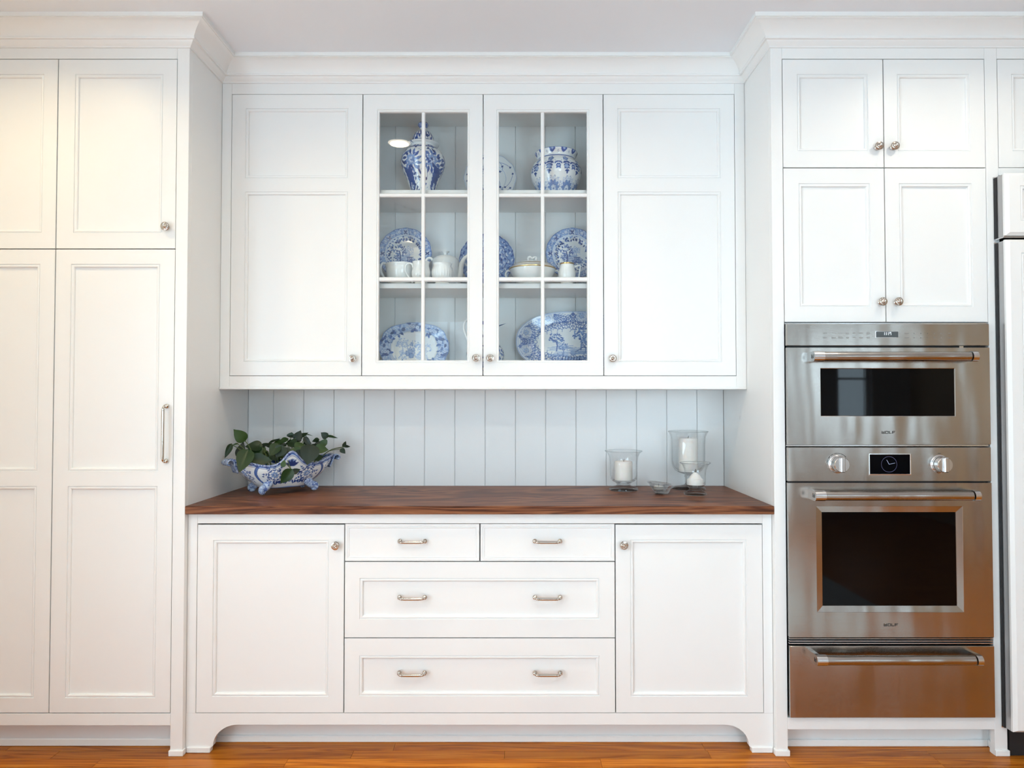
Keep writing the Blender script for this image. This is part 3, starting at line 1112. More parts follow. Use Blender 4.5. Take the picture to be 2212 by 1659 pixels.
# ------------------------------------------------------------------ ceiling lamps
TRIMW = mat('lamp_trim_white', (.85, .85, .85), .5)
LENS = mat('lamp_lens', (.9, .88, .8), .5, emit=(1.0, .86, .66), estr=14.0)
LAMPS = [(-1.75, -.58, 1.35, LAMP_WARM, 'over the tall pantry'), (-.62, -.58, 1.0, LAMP_WARM, 'mirrored in the left glass door'),
         (.52, -.58, .9, (1.0, .90, .74), 'over the right end of the worktop'), (1.66, -.58, 1.1, (1.0, .90, .74), 'over the ovens'),
         (-1.45, -2.3, 2.5, (1.0, .84, .56), 'added as unseen fill behind the photographer on the pantry side'), (-.24, -2.3, 2.3, (1.0, .94, .86), 'added as unseen fill straight above the photographer'), (.95, -2.3, 2.4, (1.0, .95, .88), 'added as unseen fill behind the photographer on the oven side')]  # this back row is added, to light the shelves and fronts
for k, (lx, ly, lpow, lcol, t_) in enumerate(LAMPS):
    lp = thing('recessed_downlight', (lx, ly, R['h']), 'white recessed ceiling downlight ' + t_, 'lamp', 'recessed downlights')
    MB((0, 0, 0)).lathe([(.061, -.002), (.066, -.006), (.092, -.005), (.096, -.001), (.096, 0)], n=40).build('trim_ring', TRIMW, lp, sm=math.radians(40))
    MB((0, 0, 0)).lathe([(.0001, -.002), (.062, -.002), (.062, -.001)], n=40, flip=True).build('lens', LENS, lp)
    l = bpy.data.lights.new('downlight_beam', 'AREA')
    l.shape = 'DISK'
    l.size = .10
    l.energy = LAMP_POWER * lpow
    l.color = lcol
    l.spread = math.radians(150)
    lo = bpy.data.objects.new('downlight_beam', l)
    lo.location = (0, 0, -.008)
    lo.parent = lp
    COL.objects.link(lo)


# ------------------------------------------------------------------ printed china
def ink_colour(d):
    d = np.clip(d, 0, 1)
    st = [0, .35, .7, 1.0]
    cs = np.array([(.82, .84, .85), (.27, .41, .69), (.036, .098, .36), (.007, .018, .10)])
    return np.stack([np.interp(d, st, cs[:, k]) for k in range(3)], -1)


class Ink:
    """the print on a glaze: strokes, leaves and flowers drawn in the surface's own coordinates"""

    def __init__(s, x, z, seed=1):
        s.x, s.z = x, z
        s.d = np.zeros_like(x)
        s.e = .0011
        s.rg = np.random.RandomState(seed)

    def tone(s, mask, val):
        m = np.clip(mask, 0, 1)
        s.d = s.d * (1 - m) + val * m

    def noise(s, k, n=9):
        a = s.rg.uniform(0, 2 * PI, n)
        f = s.rg.uniform(.6, 1.5, n) * k
        ph = s.rg.uniform(0, 2 * PI, n)
        return sum(np.sin((s.x * np.cos(t) + s.z * np.sin(t)) * g + p) for t, g, p in zip(a, f, ph)) / math.sqrt(n)

    def _w(s, cx, cz, r):
        return np.nonzero((np.abs(s.x - cx) < r) & (np.abs(s.z - cz) < r))

    def stroke(s, a, b, w, val=.9):
        cx, cz = (a[0] + b[0]) / 2, (a[1] + b[1]) / 2
        r = math.hypot(b[0] - a[0], b[1] - a[1]) / 2 + w + 3 * s.e
        i = s._w(cx, cz, r)
        x, z = s.x[i] - a[0], s.z[i] - a[1]
        dx, dz = b[0] - a[0], b[1] - a[1]
        t = np.clip((x * dx + z * dz) / (dx * dx + dz * dz + 1e-12), 0, 1)
        q = np.hypot(x - t * dx, z - t * dz)
        s.d[i] = np.maximum(s.d[i], val * np.clip((w - q) / s.e + .5, 0, 1))

    def line(s, pts, w, val=.9):
        for a, b in zip(pts[:-1], pts[1:]):
            s.stroke(a, b, w, val)

    def dot(s, c, r, val=.9):
        i = s._w(c[0], c[1], r + 3 * s.e)
        q = np.hypot(s.x[i] - c[0], s.z[i] - c[1])
        m = np.clip((r - q) / s.e + .5, 0, 1)
        s.d[i] = s.d[i] * (1 - m) + val * m

    def leaf(s, c, ang, ln, wd, val=.9, vein=None):
        i = s._w(c[0], c[1], ln + 3 * s.e)
        x, z = s.x[i] - c[0], s.z[i] - c[1]
        u = x * math.cos(ang) + z * math.sin(ang)
        v = -x * math.sin(ang) + z * math.cos(ang)
        t = np.clip(u / ln, 0, 1)
        w = wd * np.sin(PI * t ** .8)
        m = np.clip((w - np.abs(v)) / s.e + .3, 0, 1) * (u > 0) * (u < ln)
        s.d[i] = s.d[i] * (1 - m) + val * m
        if vein is not None:
            s.stroke(c, (c[0] + ln * .8 * math.cos(ang), c[1] + ln * .8 * math.sin(ang)), s.e * .5, vein)

    def sprig(s, c, ang, ln, n, val=.85, wd=.3):
        e = (c[0] + ln * math.cos(ang), c[1] + ln * math.sin(ang))
        s.stroke(c, e, s.e * .55, val)
        for k in range(n):
            t = (k + .8) / n
            p = (c[0] + (e[0] - c[0]) * t, c[1] + (e[1] - c[1]) * t)
            L = ln * .42 * (1 - .45 * t)
            for sg in (-1, 1):
                s.leaf(p, ang + sg * 1.0, L, L * wd, val)
        s.leaf(e, ang, ln * .3, ln * .3 * wd, val)

    def fern(s, c, ang, ln, n=7, spread=2.1, val=.75, w=.0011):
        for k in range(n):
            t = (k / (n - 1) - .5)
            a = ang + t * spread
            L = ln * (1 - .55 * abs(t))
            e = (c[0] + L * math.cos(a), c[1] + L * math.sin(a))
            s.stroke(c, e, w, val)
            for j in range(1, 5):
                q = j / 5 + .1
                p = (c[0] + (e[0] - c[0]) * q, c[1] + (e[1] - c[1]) * q)
                for sg in (-1, 1):
                    b = a + sg * .75
                    l2 = L * .26
                    s.stroke(p, (p[0] + l2 * math.cos(b), p[1] + l2 * math.sin(b)), w * .8, val * .95)

    def flower(s, c, r, n=6, fill=.35, edge=.9, rot=0.0):
        i = s._w(c[0], c[1], r * 1.3 + 3 * s.e)
        x, z = s.x[i] - c[0], s.z[i] - c[1]
        q, a = np.hypot(x, z), np.arctan2(z, x) + rot
        lim = r * (.80 + .20 * np.abs(np.cos(a * n / 2)) * 1.6 - .12)
        m = np.clip((lim - q) / s.e + .5, 0, 1)
        s.d[i] = s.d[i] * (1 - m) + fill * m
        ring = np.clip(1.2 - np.abs(lim - q) / (s.e * .8), 0, 1)
        s.d[i] = np.maximum(s.d[i], ring * edge)
        pet = np.clip(1.1 - np.abs(np.sin(a * n / 2)) * q / (s.e * .7), 0, 1) * (q < lim) * (q > r * .3)
        s.d[i] = np.maximum(s.d[i], pet * edge * .9)
        s.dot(c, r * .3, .1)
        s.dot(c, r * .17, edge)

    def tree(s, c, h, val=.8, seed=0):
        rg = np.random.RandomState(seed)
        s.line([c, (c[0] + h * .04, c[1] + h * .3), (c[0] - h * .02, c[1] + h * .6)], h * .028, val)
        for k in range(60):
            a, q = rg.uniform(0, 2 * PI), h * .36 * math.sqrt(rg.uniform(0, 1))
            p = (c[0] + q * math.cos(a) * 1.05, c[1] + h * .68 + q * math.sin(a) * .8)
            s.leaf(p, rg.uniform(0, 2 * PI), h * .12, h * .035, val * rg.uniform(.55, 1.1))


def finish(me, ink_d, ao=None):
    col = np.ones((ink_d.size, 4))
    col[:, :3] = ink_colour(ink_d.ravel())
    at = me.color_attributes.new('glaze', 'FLOAT_COLOR', 'POINT')
    at.data.foreach_set('color', col.astype(np.float32).ravel())
    smooth(me)
    me.materials.append(GLAZE)
    return me


def grid_mesh(name, P, cu=True):
    nr, nc = P.shape[:2]
    i, j = np.meshgrid(np.arange(nr - 1), np.arange(nc if cu else nc - 1), indexing='ij')
    j2 = (j + 1) % nc
    F = np.stack([i * nc + j, i * nc + j2, (i + 1) * nc + j2, (i + 1) * nc + j], -1).reshape(-1, 4)
    me = bpy.data.meshes.new(name)
    me.from_pydata(P.reshape(-1, 3).tolist(), [], F.tolist())
    me.update()
    return me


def dish(name, rx, rz, outline, paint, tilt, loc, text, cat, nr=64, na=340, well=.62, rise=.018, exp=2.0, seed=1):
    """plate or platter standing on its edge, leaning back; origin at the foot of its rim"""
    r = np.concatenate([np.linspace(.004, 1, nr)])
    a = np.linspace(0, 2 * PI, na, endpoint=False)
    rr, aa = np.meshgrid(r, a, indexing='ij')
    sup = (np.abs(np.cos(aa)) ** exp + np.abs(np.sin(aa)) ** exp) ** (-1 / exp)
    o = 1 + (outline(aa) - 1) * np.clip((rr - .5) / .5, 0, 1)
    X, Zc = rx * rr * np.cos(aa) * sup * o, rz * rr * np.sin(aa) * sup * o
    t = np.clip((rr - well) / (1 - well), 0, 1)
    st = np.clip((rr - well + .06) / .1, 0, 1)
    Y = -(rise * .45 * (st * st * (3 - 2 * st)) + rise * .55 * t)
    P = np.stack([X, Y, Zc + rz], -1)
    me = grid_mesh(name, P)
    ink = Ink(X, Zc, seed)
    paint(ink, rr, aa)
    finish(me, ink.d)
    ob = mesh_obj(name, me, None)
    md = ob.modifiers.new('thickness', 'SOLIDIFY')
    md.thickness = .0035
    md.offset = -1
    ob.location = loc
    ob.rotation_euler = (-tilt, 0, 0)
    label(ob, text, cat)
    return ob


def landscape(k, R_, seed=3):
    """tree left, ruin right, hill and ground lines"""
    k.tone(np.clip(.9 - np.hypot(k.x / (.40 * R_), (k.z + .02 * R_) / (.36 * R_)), 0, .5) * (k.noise(210) > -.1), .42)
    for q in range(26):
        z = -.30 * R_ + .012 * R_ * q * .9
        x0 = k.rg.uniform(-.40, .1) * R_
        k.stroke((x0, z), (x0 + k.rg.uniform(.1, .35) * R_, z + .01 * R_), .0009, k.rg.uniform(.35, .6))
    for q in range(70):
        x, z = k.rg.uniform(-.42, .42) * R_, k.rg.uniform(-.42, -.22) * R_
        k.leaf((x, z), k.rg.uniform(0, 3.1), .06 * R_, .018 * R_, k.rg.uniform(.4, .9))
    k.tree((-.20 * R_, -.32 * R_), .70 * R_, .9, seed)
    k.tree((.14 * R_, -.10 * R_), .42 * R_, .45, seed + 5)
    k.tree((-.31 * R_, -.34 * R_), .34 * R_, .9, seed + 1)
    for bx in (.10, .17, .24):
        k.stroke((bx * R_, -.30 * R_), (bx * R_, -.12 * R_), .0022, .75)
    k.stroke((.06 * R_, -.11 * R_), (.29 * R_, -.11 * R_), .0016, .85)
    k.stroke((.06 * R_, -.31 * R_), (.32 * R_, -.31 * R_), .0022, .8)
    k.tree((.30 * R_, -.36 * R_), .22 * R_, .8, seed + 2)


def paint_italian(R_):
    def f(k, rr, aa):
        rim = np.clip((rr - .745) / .012, 0, 1)
        k.tone(rim, .40)
        k.tone(rim * (k.noise(420) > .55), .62)
        k.tone(rim * (k.noise(480) < -.75), .15)
        for q in range(18):
            a = 2 * PI * q / 18 + .1
            k.flower((.875 * R_ * math.cos(a), .875 * R_ * math.sin(a)), .062 * R_ * (1.15 if q % 2 else .85), 5 + q % 3, .12, .72, q)
        for q in range(8):
            a = PI / 2 + 2 * PI * q / 8
            c = (.83 * R_ * math.cos(a), .83 * R_ * math.sin(a))
            k.leaf((.70 * R_ * math.cos(a), .70 * R_ * math.sin(a)), a, .25 * R_, .07 * R_, .10)
            for sg in (-1, 1):
                k.leaf(c, a + sg * .6, .11 * R_, .03 * R_, .9)
                k.leaf(c, a + sg * 2.4, .10 * R_, .03 * R_, .85)
            k.dot(c, .025 * R_, .8)
        k.tone(np.clip(1 - np.abs(rr - .985) / .013, 0, 1), .72)
        k.tone(np.clip(1 - np.abs(rr - .745) / .016, 0, 1), .08)
        k.tone(np.clip(1 - np.abs(rr - .720) / .010, 0, 1), .55)
        k.tone(np.clip(1 - np.abs(rr - .69) / .02, 0, 1), .18)
        for q in range(46):
            a = 2 * PI * q / 46 + k.rg.uniform(-.05, .05)
            q0 = k.rg.uniform(.60, .66) * R_
            k.leaf((q0 * math.cos(a), q0 * math.sin(a)), a + PI + k.rg.uniform(-.8, .8), .13 * R_, .034 * R_, k.rg.uniform(.5, .95))
            q0 += .03 * R_
            k.leaf((q0 * math.cos(a), q0 * math.sin(a)), a + k.rg.uniform(1.2, 2.), .09 * R_, .026 * R_, k.rg.uniform(.5, .9))
        landscape(k, R_)
    return f


def paint_dark(R_):
    def f(k, rr, aa):
        k.tone(np.ones_like(rr), .46)
        k.tone((k.noise(330) > .35) * 1.0, .72)
        k.tone((k.noise(300) < -.7) * 1.0, .14)
        for q in range(60):
            a, d = k.rg.uniform(0, 2 * PI), k.rg.uniform(.1, .62) * R_
            k.sprig((d * math.cos(a), d * math.sin(a)), k.rg.uniform(0, 6.3), .13 * R_, 3, k.rg.uniform(.75, 1.0))
        for q in range(22):
            a = 2 * PI * q / 22
            k.flower((.45 * R_ * math.cos(a) * (1 + .3 * (q % 2)), .45 * R_ * math.sin(a) * (1 + .3 * (q % 2))), .06 * R_, 6, .15, .95)
        wav = .70 + .03 * np.cos(aa * 10)
        k.tone(np.clip(1 - np.abs(rr - wav) / .012, 0, 1), .05)
        k.tone(np.clip(1 - np.abs(rr - wav - .03) / .014, 0, 1), .95)
        k.tone(np.clip(1 - np.abs(rr - .975) / .014, 0, 1), .85)
        k.tone(np.clip(1 - np.abs(rr - .93) / .010, 0, 1), .30)
    return f


def paint_tendril(R_):
    def f(k, rr, aa):
        for q in range(9):
            a0 = 2 * PI * q / 9
            pts = []
            for t in np.linspace(0, 1, 16):
                d = (.30 + .58 * t) * R_
                a = a0 + .75 * math.sin(t * 3.4) * (1 if q % 2 else -1)
                pts.append((d * math.cos(a), d * math.sin(a)))
            k.line(pts, .0007, .80)
            for t in (5, 10, 15):
                c = pts[t]
                for b in range(4):
                    k.leaf(c, b * PI / 2 + .5, .055 * R_, .018 * R_, .85)
        for q in range(5):
            k.flower((0, (-.24 + .12 * q) * R_), .06 * R_, 5, .1, .9)
        k.tone(np.clip(1 - np.abs(rr - .985) / .008, 0, 1), .30)
        k.tone(np.clip(1 - np.abs(rr - .62) / .006, 0, 1), .25)
    return f


def paint_fern_platter(rx, rz):
    def f(k, rr, aa):
        def E(a, q):
            return (q * rx * math.cos(a), q * rz * math.sin(a))
        for q in range(18):
            a = 2 * PI * (q + .5) / 18
            c = E(a, .97)
            i = E(a, .5)
            ang = math.atan2(i[1] - c[1], i[0] - c[0])
            k.fern(c, ang, .080, 7, 1.5, .70, .0014)
        for q in range(18):
            a = 2 * PI * q / 18
            if q % 2 == 0:
                c = E(a, .87)
                k.dot(c, .026, .1)
                k.flower(c, .024, 9, .12, .8, q)
                k.flower(c, .013, 6, .3, .85, q)
        k.tone(np.clip(1 - np.abs(rr - .985) / .012, 0, 1), .6)
        k.tone(np.clip(1 - np.abs(rr - .95) / .01, 0, 1), .35)
        # landscape in the well
        for q in range(40):
            z = -.085 + .0016 * q
            x0 = k.rg.uniform(-.12, .0)
            k.stroke((x0, z), (x0 + k.rg.uniform(.05, .13), z + k.rg.uniform(-.002, .006)), .0012, k.rg.uniform(.25, .5))
        k.tree((-.075, -.04), .085, .7, 4)
        k.tree((-.045, -.06), .06, .6, 5)
        k.tree((.035, -.035), .105, .6, 6)
        k.tree((.075, -.045), .085, .55, 7)
        k.tree((.055, -.05), .06, .7, 8)
        k.line([(.01, -.045), (.05, -.020), (.09, -.045)], .0014, .8)
        for q in range(7):
            x = -.05 + .013 * q
            k.stroke((x, -.082), (x + .003, -.068), .0018, .95)
            k.dot((x + .003, -.066), .0018, .9)
        k.stroke((-.06, -.085), (.05, -.080), .0016, .8)
    return f


def paint_flow_platter(rx, rz):
    def f(k, rr, aa):
        def E(a, q):
            return (q * rx * math.cos(a), q * rz * math.sin(a))
        rim = np.clip((rr - .70) / .02, 0, 1)
        k.tone(rim, .27)
        k.tone(rim * (k.noise(380) > .5), .42)
        k.tone(rim * (k.noise(420) < -.8), .12)
        for q in range(10):
            a = PI / 2 + 2 * PI * q / 10
            c = E(a, .84)
            for b in range(11):
                k.leaf((c[0] + k.rg.uniform(-.02, .02), c[1] + k.rg.uniform(-.013, .013)), k.rg.uniform(0, 6.3), .022, .006, k.rg.uniform(.55, .95))
            for b in range(3):
                k.flower((c[0] + k.rg.uniform(-.017, .017), c[1] + k.rg.uniform(-.01, .01)), .0095, 5, .18, .8, b)
        k.tone(np.clip(1 - np.abs(rr - .70) / .008, 0, 1), .55)
        k.tone(np.clip(1 - np.abs(rr - .66) / .006, 0, 1), .35)
        k.tone(np.clip(1 - np.abs(rr - .985) / .012, 0, 1), .6)
        for q in range(3):
            k.tree((-.055 + .05 * q, -.03 - .012 * q), .075, (.30, .38, .3)[q], 10 + q)
        for q in range(6):
            k.flower((-.02 + k.rg.uniform(-.012, .012), -.02 + k.rg.uniform(-.018, .012)), .011, 6, .4, .78, q)
        for q in range(26):
            x, z = k.rg.uniform(-.085, .06), k.rg.uniform(-.06, -.02)
            k.sprig((x, z), k.rg.uniform(.4, 2.7), .018, 3, k.rg.uniform(.25, .45))
    return f


# plates and platters on their shelves
dish('white_plate', .1195, .1195, lambda a: 1 + .012 * np.cos(a * 12), paint_tendril(.1195), .20, (-.0995, .535, SH1 + .0015),
     'white plate with thin dark tendrils standing behind the door stiles on the top shelf', 'plate')
dish('transfer_plate', .1215, .1215, lambda a: 1 + .006 * np.cos(a * 16), paint_italian(.1215), .15, (-.4835, .530, SH2 + .048),
     'round blue landscape plate on the middle shelf behind the white bowl and cream jug', 'plate', seed=1)
dish('transfer_plate', .1215, .1215, lambda a: 1 + .006 * np.cos(a * 16), paint_italian(.1215), .15, (.2735, .530, SH2 + .048),
     'round blue landscape plate on the middle shelf behind the gold-rimmed milk jug', 'plate', seed=5)
dish('scalloped_plate', .1235, .1235, lambda a: 1 + .022 * np.abs(np.cos(a * 8)), paint_dark(.1205), .16, (-.1135, .530, SH2 + .018),
     'dark slate-blue scalloped plate half hidden behind the door stiles on the middle shelf', 'plate')
dish('oval_platter', .1570, .1135, lambda a: 1 + .012 * np.cos(a * 8) - .006 * np.cos(a * 16), paint_flow_platter(.157, .1135), .13, (-.4405, .53, 1.4305),
     'lobed blue platter with floral rim on the bottom shelf of the left glass door', 'platter', nr=70, na=380, well=.68, exp=2.35)
dish('oval_platter', .2600, .1400, lambda a: 1 + 0 * a, paint_fern_platter(.26, .14), .12, (.2765, .535, 1.4305),
     'large oval platter with blue fern branches on the bottom shelf of the right glass door', 'platter', nr=84, na=460, well=.66, exp=2.25)

# little stands that hold the two round plates up from the shelf
for x_, who in ((-.4835, 'left'), (.2735, 'right')):
    st_ = thing('plate_stand', (x_, .54, SH2), 'low wire stand under the ' + who + ' blue landscape plate', 'plate stand')
    for sg in (-1, 1):
        MB().tube([(sg * .04, -.045, .0), (sg * .04, -.043, .030), (sg * .04, -.037, .044), (sg * .04, -.006, .046), (sg * .04, .034, .16), (sg * .04, .04, 0.0)], .0018, n=6).build('wire', WHITE, st_)
    MB().tube([(-.04, -.006, .046), (.04, -.006, .046)], .0018, n=6).build('cross_wire', WHITE, st_)


def turned(name, prof, paint, parent, na=300, sub=110, lobes=0, amp=0.0, R0=.1, seed=2):
    """thrown vessel: dense turned surface carrying a print"""
    pr = np.array(prof, float)
    s_ = np.concatenate([[0], np.cumsum(np.hypot(np.diff(pr[:, 0]), np.diff(pr[:, 1])))])
    t = np.linspace(0, s_[-1], sub)
    # smooth interpolation
    rr = np.interp(t, s_, pr[:, 0]); hh = np.interp(t, s_, pr[:, 1])
    kk = np.array([.25, .5, .25])
    for _ in range(2):
        rr[1:-1] = np.convolve(rr, kk, 'valid'); hh[1:-1] = np.convolve(hh, kk, 'valid')
    a = np.linspace(0, 2 * PI, na, endpoint=False)
    RR, AA = np.meshgrid(rr, a, indexing='ij')
    HH = np.repeat(hh[:, None], na, 1)
    RR = RR * (1 + amp * np.cos(AA * lobes)) if lobes else RR
    P = np.stack([RR * np.cos(AA), RR * np.sin(AA), HH], -1)
    me = grid_mesh(name, P)
    U = (AA - 1.5 * PI) * R0          # unrolled, zero facing the room
    U = np.where(U < -PI * R0, U + 2 * PI * R0, U)
    ink = Ink(U, HH, seed)
    paint(ink, RR, HH)
    finish(me, ink.d)
    return mesh_obj(name, me, None, parent)


# ---- covered ginger jar
gj = thing('ginger_jar', (-.3935, .46, SH1), 'blue and white baluster jar with domed lid on the top shelf', 'jar')


def jar_paint(k, r, h):
    for u0 in (-.20, -.045, .055, .155, -.12, .24, -.28):
        c = (u0, .165 + .02 * math.cos(u0 * 60))
        k.flower(c, .028, 8, .42, .95)
        k.flower(c, .015, 6, .2, .9)
        for b in range(12):
            a = b * PI / 6
            k.leaf((c[0] + .026 * math.cos(a), c[1] + .026 * math.sin(a)), a + .4, .030, .0065, k.rg.uniform(.55, .9))
    for u0 in (-.075, .10, -.25, .22):
        k.leaf((u0, .0), PI / 2, .12, .024, .75)
        for b in range(6):
            k.leaf((u0, .02 + .016 * b), PI / 2 + .8, .045, .009, .8)
            k.leaf((u0, .02 + .016 * b), PI / 2 - .8, .045, .009, .8)
        k.flower((u0, .045), .017, 7, .1, .95)
    for q in range(150):
        c = (k.rg.uniform(-.31, .31), k.rg.uniform(.01, .215))
        k.leaf(c, k.rg.uniform(0, 6.3), k.rg.uniform(.012, .026), .005, k.rg.uniform(.5, .95))
    for q in range(60):
        c = (k.rg.uniform(-.31, .31), k.rg.uniform(.01, .21))
        k.stroke(c, (c[0] + k.rg.uniform(-.02, .02), c[1] + k.rg.uniform(-.02, .02)), .0008, .8)
    k.tone(((h > .208) & (h < .216)) * 1.0, .75)
    k.tone(((h > .216) & (h < .226)) * (k.noise(300) > .2), .7)
    k.tone((h < .008) * 1.0, .5)


turned('body', [(.0, .001), (.053, .0), (.057, .006), (.054, .022), (.058, .048), (.072, .085), (.088, .120), (.0975, .150), (.0985, .166), (.094, .186), (.083, .206), (.067, .221), (.058, .227), (.056, .236), (.050, .238)], jar_paint, gj, sub=150, na=330)


def lid_paint(k, r, h):
    k.tone(((h > .252) & (h < .296)) * (k.noise(230) > -.15), .72)
    for q in range(40):
        c = (k.rg.uniform(-.31, .31), k.rg.uniform(.255, .292))
        k.leaf(c, k.rg.uniform(0, 6.3), .022, .006, k.rg.choice([.05, .9]))
    k.tone((np.abs(h - .252) < .0018) * 1.0, .8)
    k.tone((h > .316) * 1.0, .70)
    k.tone(((h > .318) & (h < .334)) * (k.noise(260) > .3), .25)
    k.tone(((h > .336)) * 1.0, .85)


turned('lid', [(.046, .236), (.052, .233), (.0705, .240), (.0715, .2435), (.060, .2475), (.049, .251), (.0485, .262), (.046, .275), (.038, .290), (.026, .300), (.015, .306), (.0125, .312), (.016, .318), (.0225, .326), (.0235, .333), (.019, .340), (.009, .3435), (.0005, .344)], lid_paint, gj, sub=110, na=240, R0=.1)

# ---- squat bowl
sb = thing('squat_vase', (.1955, .46, SH1), 'squat wide-mouthed blue and white flower vase on the top shelf', 'vase')


def squat_paint(k, r, h):
    for q in range(9):
        u = -.30 + .0698 * q * 1.0
        k.flower((u, .035), .040, 14, .1, .9)
        k.flower((u, .030), .029, 10, .5, .95)
        k.flower((u, .024), .016, 8, .1, .9)
    for q in range(10):
        u = -.31 + .0628 * q + .03
        k.flower((u, .150), .012, 5, .5, .95)
        k.sprig((u, .145), -PI / 2 + k.rg.uniform(-.3, .3), .05, 4, .82)
        k.sprig((u + .018, .140), -PI / 2 + .5, .035, 3, .75)
        k.sprig((u - .018, .140), -PI / 2 - .5, .035, 3, .75)
        k.flower((u + k.rg.uniform(-.01, .01), .112), .010, 5, .35, .9)
    k.tone((np.abs(h - .168) < .0022) * 1.0, .8)
    k.tone(((h > .170) & (h < .172)) * 1.0, .2)
    for q in range(11):
        u = -.31 + .0571 * q
        k.leaf((u - .016, .1955), 0, .032, .014, .72)
        k.dot((u, .198), .006, .3)
        for b in range(4):
            k.dot((u + .0285 + .0035 * math.cos(b * PI / 2), .186 + .0035 * math.sin(b * PI / 2)), .0014, .9)
    k.tone((h > .2005) * 1.0, .7)


turned('body', [(.0, .001), (.070, .0), (.074, .006), (.082, .026), (.0985, .060), (.1110, .092), (.1138, .110), (.1110, .130), (.1010, .150), (.0880, .163), (.0835, .170), (.0850, .180), (.0925, .195), (.0955, .2015), (.0930, .203), (.0860, .194), (.0790, .178), (.08, .16)], squat_paint, sb, sub=150, na=340, R0=.1)


# ---- white porcelain
def white_vessel(name, loc, prof, text, cat, ribs=0, amp=0.0, zr=(0, 1), n=96):
    t_ = thing(name, loc, text, cat)
    pr = np.array(prof, float)
    a = np.linspace(0, 2 * PI, n, endpoint=False)
    P = np.zeros((len(prof), n, 3))
    for i, (r, h) in enumerate(prof):
        q = r
        if ribs and zr[0] <= h <= zr[1]:
            w = math.sin(PI * (h - zr[0]) / (zr[1] - zr[0])) ** .4
            q = r * (1 + amp * w * (np.abs(np.cos(a * ribs / 2)) - .6))
        P[i, :, 0], P[i, :, 1], P[i, :, 2] = q * np.cos(a), q * np.sin(a), h
    MB().grid(P, cu=True).build('body', PORCELAIN, t_, sm=math.radians(50))
    return t_


def spline(pts, n=8):
    """Catmull-Rom through the points"""
    p = [Vector(q) for q in pts]
    p = [p[0] * 2 - p[1]] + p + [p[-1] * 2 - p[-2]]
    out = []
    for i in range(1, len(p) - 2):
        for k in range(n):
            t = k / n
            out.append(.5 * ((2 * p[i]) + (p[i + 1] - p[i - 1]) * t + (2 * p[i - 1] - 5 * p[i] + 4 * p[i + 1] - p[i + 2]) * t * t + (3 * p[i] - p[i - 1] - 3 * p[i + 1] + p[i + 2]) * t ** 3))
    out.append(p[-2])
    return out


tp = white_vessel('teapot', (-.2965, .488, SH2), [(.0, .004), (.040, .004), (.043, .0), (.045, .006), (.047, .02), (.053, .05), (.0575, .085), (.0585, .115), (.0585, .128), (.0570, .132), (.0550, .136), (.044, .142), (.030, .146)],
                  'tall fluted white porcelain teapot on the middle shelf behind the sugar pot', 'teapot', 26, .05, (.02, .112))
MB().lathe([(.050, .137), (.047, .1425), (.036, .147), (.020, .151), (.009, .154), (.008, .159), (.012, .164), (.0175, .168), (.0170, .171), (.008, .172), (.0001, .1715)], n=48).build('lid', PORCELAIN, tp, sm=math.radians(50))
MB().tube(spline([(.046, 0, .020), (.064, 0, .060), (.070, 0, .105), (.082, 0, .135), (.100, -.002, .152)]), [.016 - .009 * (i / 32) for i in range(33)], n=16).build('spout', PORCELAIN, tp, sm=math.radians(60))
MB().tube(spline([(-.052, 0, .125), (-.066, 0, .140), (-.082, 0, .136), (-.090, 0, .110), (-.082, 0, .07), (-.050, 0, .035)]), .0058, n=12).build('handle', PORCELAIN, tp, sm=math.radians(60))

wbw = white_vessel('soup_bowl', (-.4865, .440, SH2), [(.0, .006), (.036, .006), (.040, .0), (.043, .004), (.040, .010), (.050, .022), (.060, .042), (.0635, .066), (.0650, .078), (.0632, .082), (.0665, .092), (.0690, .1005), (.0680, .1025), (.0655, .100), (.058, .070), (.04, .03), (.0, .022)],
                   'low white porcelain bowl with a curled handle on the middle shelf, leftmost', 'bowl')
for sg in (-1, 1):
    MB().tube(spline([(sg * .056, 0, .088), (sg * .066, 0, .104), (sg * .080, 0, .108), (sg * .089, 0, .090), (sg * .084, 0, .062), (sg * .066, 0, .038), (sg * .046, 0, .020)]), [.0045] * 8 + [.0055] * 41, n=12).build('handle', PORCELAIN, wbw, sm=math.radians(60))

cj = white_vessel('cream_jug', (-.3885, .367, SH2), [(.0, .005), (.024, .005), (.027, .0), (.029, .004), (.026, .010), (.034, .022), (.0395, .040), (.0400, .055), (.0365, .070), (.0335, .080), (.0345, .092), (.0370, .0985), (.0355, .0995), (.031, .085), (.030, .06), (.0, .02)],
                  'small white porcelain cream jug with a looped handle in front of the left blue plate', 'jug', 18, .04, (.015, .066))
MB().tube(spline([(-.033, 0, .070), (-.038, 0, .088), (-.052, 0, .094), (-.066, 0, .082), (-.066, 0, .058), (-.050, 0, .030), (-.036, 0, .012)]), .0040, n=12).build('handle', PORCELAIN, cj, sm=math.radians(60))
MB().grid([[(.030 + .009 * t, s * .010 * (1 - t * .8), .080 + .020 * t + .002 * abs(s)) for s in (-1, -.5, 0, .5, 1)] for t in (0, .5, 1)]).build('lip', PORCELAIN, cj, sm=math.radians(60))

white_vessel('sugar_pot', (-.2985, .373, SH2), [(.0, .005), (.028, .005), (.031, .0), (.033, .004), (.030, .010), (.040, .026), (.0455, .042), (.0465, .058), (.0425, .074), (.0385, .080), (.0400, .090), (.0415, .0925), (.0395, .0935), (.036, .084), (.04, .05), (.0, .02)],
             'round ribbed white porcelain sugar pot in front of the teapot', 'pot', 24, .05, (.016, .070))

